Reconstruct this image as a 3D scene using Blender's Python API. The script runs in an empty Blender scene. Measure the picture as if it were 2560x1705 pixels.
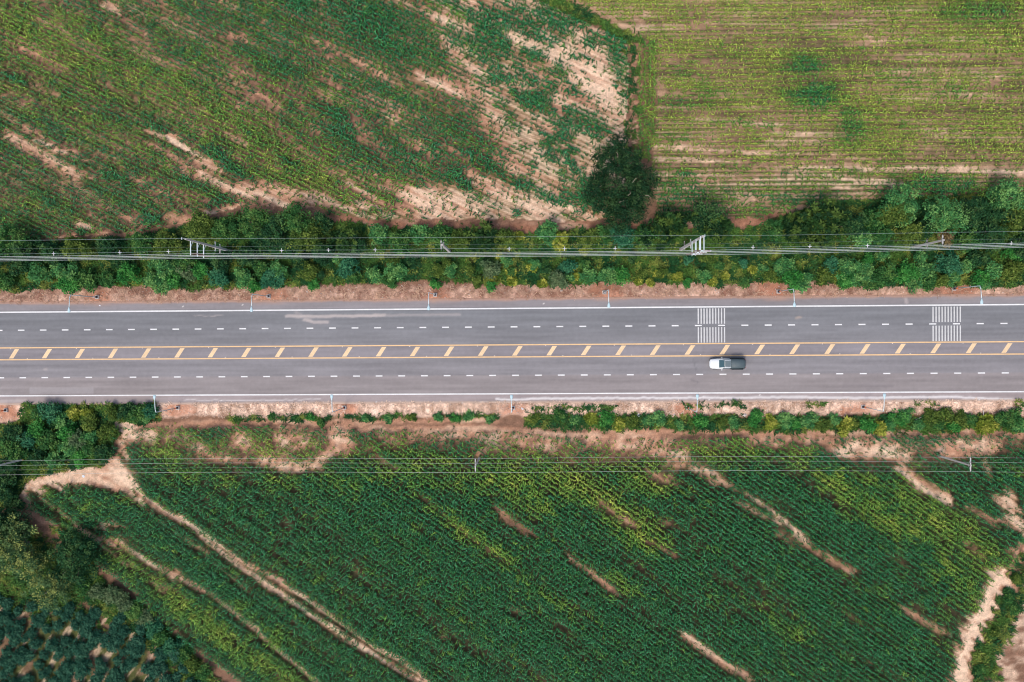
import bpy, bmesh, math, random
import numpy as np
from mathutils import Matrix, Vector

# ------------------------------------------------------------------ camera, sky, sun, exposure
SC = bpy.context.scene
COL = SC.collection
F_PX, CAM_H = 2560 * 28 / 36, 140.0
CA, CB, CG = -0.0083, 0.0329, -0.0066
_ca, _sa, _cb, _sb, _cg, _sg = math.cos(CA), math.sin(CA), math.cos(CB), math.sin(CB), math.cos(CG), math.sin(CG)
RX = np.array([[1, 0, 0], [0, _ca, -_sa], [0, _sa, _ca]])
RY = np.array([[_cb, 0, _sb], [0, 1, 0], [-_sb, 0, _cb]])
RZ = np.array([[_cg, -_sg, 0], [_sg, _cg, 0], [0, 0, 1]])
CR = RZ @ RY @ RX
cam_data = bpy.data.cameras.new("camera")
cam_data.lens = 28
cam_data.sensor_width = 36
cam_data.clip_start = 1.0
cam_data.clip_end = 6000
cam = bpy.data.objects.new("camera", cam_data)
COL.objects.link(cam)
cam.matrix_world = Matrix.Translation((0, 0, CAM_H)) @ Matrix([list(r) for r in CR]).to_4x4()
SC.camera = cam

SUN_EL, SUN_AZ = math.radians(61), math.radians(208)      # azimuth clockwise from +Y: light comes from below-left of the picture
world = bpy.data.worlds.new("World")
SC.world = world
world.use_nodes = True
wn = world.node_tree
sky = wn.nodes.new("ShaderNodeTexSky")
sky.sky_type = 'NISHITA'
sky.sun_disc = False
sky.sun_elevation = SUN_EL
sky.sun_rotation = SUN_AZ
sky.air_density = 1.0
sky.dust_density = 3.0
wn.nodes["Background"].inputs[1].default_value = 0.15
wn.links.new(sky.outputs[0], wn.nodes["Background"].inputs[0])
sun_data = bpy.data.lights.new("sun", 'SUN')
sun_data.energy = 1.7
sun_data.angle = math.radians(19)
sun_data.color = (1.0, 0.93, 0.84)
sun = bpy.data.objects.new("sun", sun_data)
COL.objects.link(sun)
_d = Vector((math.sin(SUN_AZ) * math.cos(SUN_EL), math.cos(SUN_AZ) * math.cos(SUN_EL), math.sin(SUN_EL)))
sun.rotation_euler = _d.to_track_quat('Z', 'Y').to_euler()
SC.view_settings.view_transform = 'Standard'
SC.view_settings.look = 'None'
SC.view_settings.exposure = 0.17
SC.view_settings.gamma = 1.0
SC.view_settings.use_curve_mapping = False
SC.cycles.max_bounces = 5
SC.cycles.pixel_filter_type = 'BLACKMAN_HARRIS'
SC.cycles.filter_width = 1.05
SC.cycles.transparent_max_bounces = 6

RS = np.random.RandomState(7)
random.seed(7)

# ------------------------------------------------------------------ survey helpers: photo pixel (2560 wide) -> place on the land
def W(px, py, h=0.0):
    px = np.asarray(px, float); py = np.asarray(py, float)
    v = np.stack([(px - 1280) / F_PX, -(py - 852.5) / F_PX, -np.ones_like(px)], -1) @ CR.T
    t = (CAM_H - h) / -v[..., 2]
    return v[..., 0] * t, v[..., 1] * t

def w3(px, py, h=0.0):
    x, y = W(px, py, h)
    return Vector((float(x), float(y), h))

def to_px(x, y, z=0.0):
    p = np.stack([x, y, np.full_like(x, z) - CAM_H], -1) @ CR
    return 1280 + F_PX * p[..., 0] / -p[..., 2], 852.5 - F_PX * p[..., 1] / -p[..., 2]

def smooth(a, b, x):
    t = np.clip((x - a) / (b - a), 0, 1)
    return t * t * (3 - 2 * t)

def vnoise(x, y, seed):
    rs = np.random.RandomState(seed)
    tab = rs.rand(256, 256)
    xi = np.floor(x).astype(int); yi = np.floor(y).astype(int)
    fx = x - xi; fy = y - yi
    fx = fx * fx * (3 - 2 * fx); fy = fy * fy * (3 - 2 * fy)
    a = tab[xi % 256, yi % 256]; b = tab[(xi + 1) % 256, yi % 256]
    c = tab[xi % 256, (yi + 1) % 256]; d = tab[(xi + 1) % 256, (yi + 1) % 256]
    return (a * (1 - fx) + b * fx) * (1 - fy) + (c * (1 - fx) + d * fx) * fy

def fbm(x, y, sc, seed, octv=3, sx=1.0):
    v = 0; amp = 1; tot = 0
    for o in range(octv):
        v = v + amp * vnoise(x / (sc * sx) + 17.3 * o, y / sc + 5.1 * o, seed + o)
        tot += amp; amp *= 0.55; sc *= 0.5
    return v / tot

ROAD_N, ROAD_S = 6.25, -11.85
def ground_z(y):
    y = np.asarray(y, float)
    return -0.05 - 0.5 * (smooth(ROAD_N + 0.2, ROAD_N + 3.6, y) + smooth(-ROAD_S + 0.2, -ROAD_S + 3.4, -y))

def in_poly(px, py, poly):
    inside = np.zeros(px.shape, bool)
    n = len(poly)
    for i in range(n):
        x1, y1 = poly[i]; x2, y2 = poly[(i + 1) % n]
        if y1 == y2: continue
        c = ((y1 > py) != (y2 > py)) & (px < (x2 - x1) * (py - y1) / (y2 - y1) + x1)
        inside ^= c
    return inside

# ------------------------------------------------------------------ land map (world grid, 0.25 m)
GX0, GX1, GY0, GY1, GS = -118.0, 112.0, -82.0, 82.0, 0.25
gx = np.arange(GX0, GX1 + 1e-6, GS); gy = np.arange(GY0, GY1 + 1e-6, GS)
XX, YY = np.meshgrid(gx, gy, indexing='ij')
PX, PY = to_px(XX, YY, -0.4)
def streak_jitter():
    ang = np.where(PY > 1085, -35.0, np.where((PY < 545) & (PX < 1580), -26.5, -1.2)); k = np.where((PY > 545) & (PY < 1085), .25, 1.0)
    a = np.radians(ang); c, s = np.cos(a), np.sin(a); u = XX * c + YY * s; v = -XX * s + YY * c
    du = k * 95 * (fbm(u, v, .8, 15, 3, 9.0) - .5); dv = 16 * (fbm(u, v, 2.2, 25, 3, 3.0) - .5)
    r = 14 * (fbm(XX, YY, .8, 19, 2) - .5)
    return PX + du * c - dv * s * -1 + r, PY + du * -s + dv * c + .8 * r
JX, JY = streak_jitter()

def stroke(pts, w, soft=0.85, jit=True):
    px, py = (JX, JY) if jit and (min(p[1] for p in pts) > 1165 or max(p[1] for p in pts) < 530) else (KX, KY)
    m = np.zeros(px.shape)
    if len(pts) == 1: pts = [pts[0], (pts[0][0] + .5, pts[0][1])]
    xs = [p[0] for p in pts]; ys = [p[1] for p in pts]; r = w * (1 + soft) + 20
    sel = (px > min(xs) - r) & (px < max(xs) + r) & (py > min(ys) - r) & (py < max(ys) + r)
    ax = px[sel]; ay = py[sel]
    if ax.size == 0: return m
    best = np.full(ax.shape, 1e9)
    for (x1, y1), (x2, y2) in zip(pts[:-1], pts[1:]):
        dx, dy = x2 - x1, y2 - y1
        t = np.clip(((ax - x1) * dx + (ay - y1) * dy) / (dx * dx + dy * dy + 1e-9), 0, 1)
        best = np.minimum(best, (ax - x1 - t * dx) ** 2 + (ay - y1 - t * dy) ** 2)
    m[sel] = 1 - smooth(w * (1 - soft), w * (1 + soft), np.sqrt(best))
    return m

def blob(x, y, rx, ry, ang=0.0, soft=0.5):
    c, s = math.cos(math.radians(ang)), math.sin(math.radians(ang))
    dx = JX - x; dy = JY - y
    u = (dx * c + dy * s) / rx; v = (-dx * s + dy * c) / ry
    return 1 - smooth(1 - soft, 1 + soft, np.sqrt(u * u + v * v))

A_POLY = [(-150, -120), (1300, -120), (1345, -5), (1480, 62), (1568, 112), (1570, 300), (1562, 400), (1560, 535), (1440, 556), (1250, 548), (1000, 548), (820, 542), (800, 520), (600, 512), (480, 552), (330, 582), (150, 592), (-150, 602)]
B_POLY = [(1395, -120), (1395, -2), (1590, 84), (1636, 100), (1640, 300), (1628, 400), (1640, 520), (1700, 545), (1950, 538), (2060, 505), (2300, 505), (2720, 500), (2720, -120)]
H_POLY = [(1590, 88), (1640, 96), (1642, 240), (1630, 400), (1588, 398), (1594, 240)]
C_POLY = [(300, 1066), (700, 1066), (1240, 1076), (1500, 1098), (2300, 1088), (2720, 1090), (2720, 1250), (2565, 1300), (2530, 1400), (2480, 1440), (2400, 1640), (2370, 1830), (700, 1830), (600, 1700), (430, 1575), (330, 1470), (225, 1385), (80, 1262), (60, 1222), (200, 1205), (340, 1240), (310, 1170), (280, 1100)]
D_POLY = [(-140, 1490), (60, 1500), (200, 1525), (320, 1545), (450, 1640), (500, 1700), (530, 1830), (-140, 1830)]
U1_POLY = [(-150, 604), (150, 600), (330, 592), (480, 562), (600, 530), (820, 558), (1300, 584), (1500, 574), (1850, 572), (1990, 532), (2100, 502), (2720, 480), (2720, 712), (2400, 716), (2100, 712), (1930, 703), (1850, 713), (1700, 710), (1560, 702), (1490, 702), (1400, 716), (1280, 713), (1100, 700), (950, 703), (800, 713), (650, 710), (560, 720), (420, 720), (250, 708), (150, 720), (-150, 733)]
U2_POLY = [(62, 1008), (395, 1008), (400, 1052), (290, 1058), (278, 1130), (262, 1165), (130, 1182), (60, 1212), (34, 1262), (-150, 1310), (-150, 1062), (40, 1060)]

KX = PX + 20 * (fbm(XX, YY, 2.4, 16, 4) - .5); KY = PY + 20 * (fbm(XX, YY, 2.4, 26, 4) - .5)
inA = in_poly(KX, KY, A_POLY); inB = in_poly(KX, KY, B_POLY); inC = in_poly(KX, KY, C_POLY); inD = in_poly(KX, KY, D_POLY)
inH = in_poly(PX, PY, H_POLY)
north = YY > 0

# row-aligned coordinates of each field (world angles)
def rot(ang):
    a = math.radians(ang)
    return XX * math.cos(a) + YY * math.sin(a), -XX * math.sin(a) + YY * math.cos(a)
ANG_A, ANG_B, ANG_C, ANG_D = -26.5, -.9, -35.0, 58.0
UA, VA = rot(ANG_A); UB, VB = rot(ANG_B); UC, VC = rot(ANG_C); UD, VD = rot(ANG_D)

def ridge(U, V):          # 1 on a sown row, 0 midway between rows
    return .5 + .5 * np.cos(2 * math.pi * (V - .10 * np.sin(U / 9.0 + V)) / .75)
RGA, RGB, RGC = ridge(UA, VA), ridge(UB, VB), ridge(UC, VC)
bare = np.zeros(XX.shape); yel = np.zeros(XX.shape); dense = np.zeros(XX.shape); bright = np.zeros(XX.shape); orange = np.zeros(XX.shape); green = np.zeros(XX.shape)
def add(arr, m, v):
    np.maximum(arr, m * v, out=arr)

# --- field A (upper left)
CLN = fbm(UA, VA, 1.8, 43, 3, 1.6)
east = smooth(-60, 60, (PX - 1075) - 0.55 * (PY - 60)) * inA
east = np.maximum(east, smooth(430, 500, PY + 0.0 * PX) * smooth(960, 1060, PX) * inA)
for pts, w, v, br in [
    ([(65, 207), (157, 249)], 9, .8, .5), ([(0, 283), (96, 337)], 13, .8, .6), ([(23, 337), (126, 402), (207, 448)], 19, .95, .9),
    ([(88, 344), (119, 360)], 9, .9, .8), ([(148, 376), (196, 388)], 10, .8, .7), ([(425, 344), (482, 386), (536, 415)], 15, .97, 1),
    ([(379, 333), (413, 348)], 8, .9, .8), ([(440, 406), (470, 430)], 11, .8, .7), ([(501, 429), (597, 482)], 20, .85, .8),
    ([(605, 478), (660, 482), (725, 508)], 27, 1, 1), ([(245, 4), (283, 27)], 12, .95, .9), ([(540, 200), (700, 300)], 12, .5, .3),
    ([(280, 212), (345, 250)], 9, .6, .4), ([(590, 340), (620, 365)], 12, .75, .6), ([(190, 560), (230, 566)], 9, .85, .7),
    ([(225, 535), (250, 550)], 9, .7, .6), ([(150, 592), (340, 586)], 6, .9, .6), ([(515, 531), (600, 514)], 8, .9, .8),
    ([(640, 480), (800, 505)], 30, 1, .95), ([(800, 512), (940, 515)], 16, .85, .8), ([(870, 451), (940, 497)], 15, .8, .8), ([(1040, 490), (1110, 500), (1180, 520)], 33, 1, 1),
    ([(900, 535), (1560, 548)], 12, .6, .8), ([(590, 80), (610, 95)], 12, .6, .3), ([(640, 50), (690, 70)], 10, .6, .4),
    ([(820, 200), (860, 225)], 11, .8, .7), ([(1120, 125), (1215, 175)], 15, .9, .9), ([(1050, 190), (1230, 262)], 17, .85, .9),
    ([(1210, 310), (1440, 400)], 16, .7, .9), ([(1255, 190), (1305, 215)], 16, 1, 1), ([(1480, 130), (1550, 300)], 30, .95, 1), ([(1380, 120), (1470, 190), (1530, 260)], 26, .9, 1),
    ([(1180, 440), (1330, 500), (1500, 540)], 22, .8, 1), ([(1520, 330), (1560, 380)], 14, .9, 1), ([(1490, 390), (1470, 440)], 14, .9, .8), ([(860, 330), (960, 385)], 10, .5, .4), ([(190, 300), (320, 350)], 8, .5, .3), ([(330, 130), (450, 180)], 8, .45, .3)]:
    m = stroke(pts, w) * inA
    add(bare, m, v); add(bright, m, br)
for x, y, rx, ry, a in [(1235, 85, 62, 78, 10), (1300, 55, 70, 34, 26), (1420, 70, 80, 28, 28), (1525, 105, 45, 24, 30), (1328, 245, 42, 34, 30), (1316, 190, 24, 22, 0), (1255, 200, 20, 22, 0),
                        (1336, 145, 28, 16, 25), (1400, 350, 34, 66, 5), (1370, 216, 24, 17, 10), (1431, 232, 20, 17, 0), (1420, 280, 24, 18, 0), (1380, 110, 22, 14, 10),
                        (1447, 432, 22, 36, 0), (1454, 316, 14, 15, 0), (1492, 322, 22, 12, 20), (1320, 474, 18, 16, 0), (1393, 494, 28, 17, 0), (1470, 500, 46, 34, 10), (1455, 470, 30, 30, 0),
                        (1560, 540, 60, 22, 0), (1450, 150, 22, 12, 20), (1286, 528, 14, 12, 0), (1546, 225, 9, 20, 0), (1540, 140, 16, 20, 0), (1240, 425, 26, 12, 25), (1190, 400, 35, 16, 25), (1340, 420, 26, 12, 25), (1150, 440, 34, 18, 25), (1180, 470, 20, 20, 0),
                        (395, 322, 26, 8, 26), (556, 395, 34, 14, 28), (600, 430, 34, 14, 28), (285, 445, 30, 12, 28), (385, 555, 30, 16, 10), (35, 195, 22, 10, 10), (930, 60, 120, 40, 26), (760, 20, 70, 24, 26), (830, 285, 50, 18, 26), (860, 330, 34, 22, 0), (1000, 380, 30, 12, 20), (1080, 385, 34, 20, 0), (720, 400, 24, 8, 20)]:
    add(dense, blob(x, y, rx * 1.1, ry * 1.1, a, .7) * inA * smooth(.20, .44, CLN), 1)
for x, y, rx, ry, a, v in [(120, 110, 260, 90, 25, .85), (330, 190, 280, 60, 27, .75), (560, 290, 260, 55, 27, .8), (740, 430, 200, 60, 22, .8), (520, 330, 130, 40, 28, .7), (60, 230, 140, 40, 26, .6), (950, 480, 90, 40, 10, .7), (820, 240, 60, 25, 26, .5), (620, 190, 150, 40, 26, .5), (480, 480, 40, 14, 20, .6), (1120, 30, 50, 16, 20, .5), (120, 520, 110, 30, 20, .35), (300, 330, 160, 40, 26, .5), (1185, 115, 24, 14, 20, .5)]:
    add(yel, blob(x, y, rx, ry, a, .9) * inA, v)
# --- field B (upper right)
for pts, w, v, br in [
    ([(1640, 372), (1900, 382), (2210, 398)], 9, .9, .9), ([(1640, 402), (2000, 414), (2300, 424), (2720, 440)], 12, .9, .85), ([(1640, 432), (2050, 440), (2250, 455)], 11, .75, .9), ([(2300, 415), (2720, 430)], 8, .75, .3),
    ([(1745, 298), (1900, 306), (2100, 308)], 11, .7, .8), ([(1900, 325), (2080, 330)], 12, .65, .75), ([(1900, 352), (2060, 358)], 12, .7, .8), ([(2210, 268), (2260, 272)], 9, .85, .35), ([(2450, 440), (2720, 448)], 7, .9, .2),
    ([(1860, 500), (1900, 506)], 12, .9, .5), ([(2090, 470), (2200, 480)], 8, .7, .8), ([(1645, 190), (1640, 290)], 14, .7, .4), ([(1600, 40), (1610, 60)], 22, .95, .7), ([(1640, 460), (1700, 470)], 10, .6, .7),
    ([(1760, 40), (1860, 46)], 8, .5, .3), ([(1850, 120), (2000, 125)], 8, .5, .3), ([(2050, 48), (2200, 50)], 7, .6, .3), ([(2350, 130), (2560, 138)], 7, .5, .3), ([(2280, 165), (2340, 170)], 9, .5, .3), ([(2100, 395), (2500, 410)], 7, .5, .4),
    ([(1750, 140), (1800, 140)], 7, .6, .3), ([(2440, 205), (2560, 210)], 8, .5, .3), ([(2300, 340), (2560, 350)], 9, .4, .3), ([(2250, 300), (2300, 305)], 9, .5, .3)]:
    m = stroke(pts, w) * inB
    add(bare, m, v); add(bright, m, br)
for x, y, rx, ry, v in [(2010, 165, 55, 26, .9), (2035, 240, 55, 36, 1), (2130, 325, 46, 36, .75), (2120, 280, 20, 10, .8), (2250, 190, 60, 24, .4), (2450, 30, 110, 30, .6), (1720, 180, 40, 18, .5), (1690, 255, 50, 22, .6), (1760, 240, 80, 22, .4), (1680, 350, 40, 16, .5), (2380, 230, 60, 16, .4), (1715, 432, 18, 10, .9), (1695, 470, 60, 26, .7), (1650, 500, 60, 30, .7), (2000, 500, 120, 18, .7), (2330, 470, 120, 22, .7), (1870, 310, 60, 12, .5), (2000, 440, 60, 14, .4)]:
    add(dense, blob(x, y, rx, ry, 0, .7) * inB, v)
add(yel, inB * (0.9 - 0.45 * smooth(380, 480, PY)) * 1.0, 1)
# --- field C (lower)
for pts, w, v, br in [
    ([(345, 1238), (420, 1290), (480, 1322), (560, 1388), (640, 1443), (760, 1525), (860, 1595), (960, 1655), (1080, 1725)], 9, .97, .85),
    ([(440, 1290), (520, 1340), (600, 1398), (690, 1455), (800, 1520), (900, 1592), (1000, 1655), (1110, 1730)], 7.5, .93, .9),
    ([(215, 1340), (300, 1360), (390, 1418), (450, 1444), (523, 1484), (620, 1560), (700, 1630), (790, 1710)], 8, .92, .6), ([(300, 1385), (400, 1450), (560, 1560), (660, 1650), (720, 1720)], 4, .6, .3),
    ([(120, 1255), (190, 1310), (260, 1370), (330, 1425)], 6, .75, .35), ([(160, 1240), (240, 1300), (330, 1365)], 4, .55, .35), ([(330, 1250), (420, 1320), (520, 1400), (620, 1480)], 4, .6, .35), ([(560, 1420), (700, 1530), (850, 1640), (920, 1700)], 3.5, .5, .3),
    ([(252, 1325), (290, 1315)], 11, .9, .6), ([(250, 1348), (270, 1356)], 9, .9, .6), ([(400, 1470), (415, 1480)], 14, .8, .4), ([(436, 1435), (455, 1455)], 15, .9, .6), ([(455, 1345), (520, 1388)], 8, .75, .5), ([(160, 1320), (205, 1355)], 9, .8, .3), ([(90, 1290), (150, 1330)], 8, .6, .3),
    ([(1044, 1231), (1115, 1288), (1225, 1378), (1305, 1435)], 7, .6, .2), ([(1253, 1283), (1324, 1340)], 12, 1, .3), ([(1430, 1395), (1525, 1475)], 10, .9, .5), ([(1500, 1265), (1573, 1312)], 14, .8, .3), ([(1620, 1355), (1668, 1383)], 10, .85, .4),
    ([(1696, 1578), (1763, 1625), (1877, 1701)], 10, .97, .7), ([(1763, 1179), (1872, 1236), (1930, 1280), (2040, 1378), (2145, 1435)], 9, .8, .7), ([(1865, 1265), (1925, 1300)], 16, .7, .5), ([(1945, 1340), (2060, 1390)], 14, .55, .4),
    ([(2098, 1126), (2180, 1118), (2264, 1136)], 22, 1, .9), ([(2254, 1169), (2311, 1226), (2364, 1245)], 18, 1, .8), ([(2425, 1269), (2492, 1312)], 11, .9, .6), ([(2364, 1126), (2478, 1117)], 26, 1, .8), ([(2462, 1160), (2478, 1193)], 14, .9, .7), ([(2520, 1240), (2548, 1312)], 24, .95, .8), ([(2500, 1310), (2560, 1290)], 14, .9, .5),
    ([(2540, 1390), (2560, 1380)], 14, .9, .5), ([(2490, 1430), (2462, 1520), (2415, 1620), (2378, 1725)], 26, 1, 1), ([(2269, 1530), (2359, 1583)], 12, .8, .5), ([(2430, 1370), (2450, 1380)], 16, .7, .2), ([(2230, 1400), (2260, 1412)], 9, .5, .3),
    ([(840, 1100), (850, 1110)], 34, 1, .6), ([(660, 1150), (720, 1168), (790, 1166), (830, 1135), (860, 1095)], 17, 1, .6), ([(590, 1098), (610, 1108)], 22, .9, .6), ([(500, 1126), (540, 1150)], 12, .8, .5), ([(700, 1098), (740, 1110)], 22, .85, .5),
    ([(470, 1150), (640, 1152)], 10, .7, .4), ([(295, 1052), (320, 1080), (375, 1090)], 22, 1, .9), ([(300, 1100), (315, 1140)], 12, .9, .7), ([(1150, 1085), (1250, 1100), (1380, 1120)], 20, .75, .5), ([(960, 1100), (1100, 1090)], 18, .6, .5),
    ([(1560, 1085), (1640, 1120), (1700, 1150)], 30, .95, .6), ([(1640, 1190), (1680, 1205)], 19, .9, .3), ([(1700, 1140), (1800, 1200)], 20, .75, .6), ([(1480, 1100), (1560, 1110)], 20, .85, .4), ([(1880, 1105), (2090, 1095)], 18, .7, .4), ([(930, 1140), (990, 1170)], 10, .7, .3), ([(1195, 1140), (1210, 1125)], 12, .6, .4),
    ([(1060, 1600), (1130, 1640)], 10, .5, .2), ([(860, 1400), (880, 1425)], 9, .5, .1), ([(700, 1290), (720, 1320)], 8, .5, .1), ([(1290, 1535), (1320, 1550)], 10, .6, .2), ([(2120, 1540), (2160, 1560)], 9, .5, .2), ([(900, 1610), (910, 1615)], 12, .6, .2), ([(1100, 1585), (1110, 1590)], 12, .6, .2), ([(1660, 1310), (1700, 1325)], 10, .7, .3), ([(1475, 1480), (1650, 1580)], 6, .4, .1), ([(2190, 1660), (2260, 1700)], 10, .5, .3)]:
    m = stroke(pts, w) * (PY > 1030)
    add(bare, m, v); add(bright, m, br)
for pts, w, v in [([(990, 1150), (1150, 1170), (1300, 1170)], 40, .75), ([(1240, 1190), (1420, 1195), (1540, 1260), (1620, 1340)], 36, 1), ([(1480, 1140), (1640, 1200)], 30, .9), ([(1300, 1240), (1350, 1260)], 30, .9), ([(450, 1180), (700, 1190), (900, 1190)], 26, .5), ([(2064, 1198), (2150, 1250), (2260, 1320)], 30, .95), ([(2260, 1230), (2400, 1340), (2480, 1440)], 44, .85), ([(2360, 1420), (2420, 1480)], 34, .8),
                  ([(300, 1380), (450, 1500), (640, 1640), (740, 1720)], 24, .85), ([(620, 1520), (700, 1590)], 24, .6), ([(1050, 1240), (1230, 1370), (1320, 1450)], 16, .8), ([(1540, 1440), (1590, 1480)], 16, .7), ([(120, 1230), (230, 1260)], 22, .5), ([(1340, 1460), (1420, 1520)], 16, .55), ([(1930, 1530), (2000, 1580)], 22, .5), ([(2060, 1180), (2200, 1200)], 20, .6), ([(400, 1110), (1000, 1120)], 30, .8), ([(1250, 1120), (2000, 1130)], 30, .75), ([(290, 1215), (330, 1250)], 14, .5)]:
    add(yel, stroke(pts, w * 1.25, .95) * (.55 + .9 * (fbm(UC, VC, 2.5, 27, 3, 3) - .3)), v * .95)
upperC = inC * (1 - smooth(1095, 1190, PY + 18 * np.sin(PX / 130.0)))
# --- tracks and verges
for pts, w, v in [([(380, 1062), (520, 1058), (700, 1050), (860, 1058), (1000, 1054), (1240, 1052)], 6, 1), ([(900, 1072), (1150, 1075), (1240, 1072), (1380, 1084), (1500, 1090)], 5.5, 1), ([(1360, 1060), (1450, 1066), (1600, 1078), (1760, 1080), (1900, 1082), (2100, 1084), (2300, 1080), (2720, 1084)], 5.5, 1), ([(1760, 1070), (1850, 1072)], 8, .9),
                  ([(810, 548), (960, 560), (1100, 562), (1300, 572), (1500, 562), (1640, 560), (1840, 556), (1960, 542), (2010, 522)], 9, 1), ([(1596, 70), (1594, 200), (1586, 300), (1583, 380)], 5, .9), ([(1400, -10), (1500, 40), (1600, 84)], 7, .8), ([(425, 545), (480, 555)], 14, .7)]:
    m = stroke(pts, w)
    add(bare, m, 1); add(orange, m, v)
m = stroke([(62, 1220), (100, 1202), (170, 1182), (300, 1185), (330, 1215)], 31); add(bare, m, 1); add(bright, m, .75)
m = stroke([(345, 1240), (310, 1195)], 20); add(bare, m, 1); add(bright, m, .9)
ng = (YY > ROAD_N - 1.2)
vn = stroke([(-150, 748), (400, 742), (900, 738), (1300, 735), (1900, 728), (2720, 720)], 24, .4) * ng * ~in_poly(KX, KY, U1_POLY)
vs = stroke([(395, 1022), (900, 1022), (1700, 1020), (2720, 1014)], 17, .35) * (YY < ROAD_S + 1.0)
vs0 = stroke([(-150, 1030), (45, 1030)], 24, .4) * (YY < ROAD_S + 1.0)
foot = np.zeros(XX.shape)
for x, y, r in [(250, 745, 30), (680, 740, 32), (1092, 742, 30), (1510, 728, 40), (1946, 735, 26), (2390, 722, 40), (20, 1030, 36), (450, 1024, 40), (866, 1028, 34), (1284, 1028, 36), (1722, 1028, 36), (2140, 1032, 50), (1920, 715, 30), (2430, 712, 30)]:
    add(foot, blob(x, y, r, 26, 0, .5), 1)
und = np.zeros(XX.shape)
u1 = in_poly(KX, KY, U1_POLY); u2 = in_poly(KX, KY, U2_POLY)
add(und, u1 * 1.0, 1); add(und, u2 * 1.0, 1)
add(und, stroke([(1330, 1052), (1700, 1058), (2100, 1062), (2720, 1058)], 17, .4), 1)
add(und, stroke([(560, 1046), (800, 1044), (1240, 1044)], 5, .9) * smooth(.4, .6, fbm(XX, YY, 3, 61)), .9)
add(und, stroke([(1340, -15), (1480, 45), (1588, 98)], 13, .5), 1); add(und, stroke([(1582, 100), (1580, 240), (1574, 390)], 7, .5), .9)
add(und, stroke([(2600, 1370), (2530, 1500), (2480, 1620), (2430, 1740)], 26, .4), 1)
add(und, stroke([(130, 1420), (230, 1470), (330, 1540), (440, 1640), (540, 1740)], 30, .5), 1); add(und, stroke([(40, 1500), (250, 1540)], 20, .6), .5); add(und, stroke([(-100, 1330), (60, 1400), (120, 1470)], 75, .3) , 1); add(und, stroke([(-100, 1480), (40, 1485)], 30, .4), .9); add(und, stroke([(170, 1340), (215, 1420)], 26, .5), .8)
add(und, stroke([(1000, 1028), (1700, 1012), (2560, 1006)], 4, .9) * smooth(.5, .65, fbm(XX, YY, 4, 63)), .8)

# bare streaks are broken up by survivors and scattered along the rows
brkA = fbm(UA, VA, .9, 32, 3, 5.0); brkB = fbm(UB, VB, .8, 34, 3, 8.0); brkC = fbm(UC, VC, .9, 36, 3, 4.0); iso = fbm(XX, YY, 1.1, 38, 3)
hard = bare.copy()
brk = np.where(inA, .65 * brkA + .35 * iso, np.where(inB, .7 * brkB + .3 * iso, np.where(PY > 1170, .6 * brkC + .4 * iso, .25 + .5 * fbm(XX, YY, 1.3, 39, 4, 2.0))))
k_ = smooth(.30, .62, brk + .42 * (bare - .42))
bare = np.where(orange > .5, bare, bare * np.where(inA | inB | inC, .25 + .75 * k_, 1))
bright = bright * np.where(inA | inC, .40 + .50 * k_, np.where(inB, .36 + .40 * k_, 1))
hm = inC & (PY < 1165) & (PX > 345); bare = np.where(hm & (orange < .5), bare * .80, bare); bright = np.where(hm, bright * .85, bright)
# --- crop cover (chance that a sown plant stands there)
patchA = fbm(UA, VA, 3.2, 31, 4, 4.0); patchA2 = fbm(UA, VA, 1.6, 37, 3, 3.5)
coverA = 0.93 + 1.0 * (patchA - .5) + .9 * (patchA2 - .5)
clE = fbm(UA, VA, 2.4, 41, 3, 1.7)
coverA = coverA * (1 - east) + east * (0.36 + .75 * smooth(.48, .66, clE))
coverA = np.maximum(coverA * (1 - .82 * bare), dense * 1.1)
patchB = fbm(UB, VB, 1.5, 51, 3, 9.0); patchB2 = fbm(UB, VB, 5, 53, 3, 2)
coverB = 0.86 + 1.2 * (patchB - .5) + .7 * (patchB2 - .5)
coverB = np.maximum(coverB * (1 - .72 * bare), dense * 1.1)
patchC = fbm(UC, VC, 1.3, 71, 3, 14.0); patchC2 = fbm(UC, VC, 5.0, 73, 3, 2.0)
coverC = 1.10 + 1.1 * (patchC - .5) * smooth(.50, .35, patchC) + .5 * (patchC2 - .5)
thinC = smooth(.58, .74, fbm(UC, VC, .7, 75, 3, 26.0)) * inC * smooth(1110, 1180, PY); coverC = coverC - .38 * thinC; yel = np.maximum(yel, .42 * thinC * fbm(XX, YY, 12, 79, 2))
coverC = coverC - upperC * (0.30 + 1.2 * (fbm(XX, YY, 4.5, 77, 3, 1.6) - .45))
coverC = coverC * (1 - .93 * bare)
cover = np.where(inA, coverA, 0) + np.where(inB & ~inA, coverB, 0) + np.where(inC, coverC, 0)
cover = np.where(inH & ~inA, 0.95, cover)
cover = cover * (1 - np.clip(und * 1.2, 0, 1)) * (1 - orange)

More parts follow.
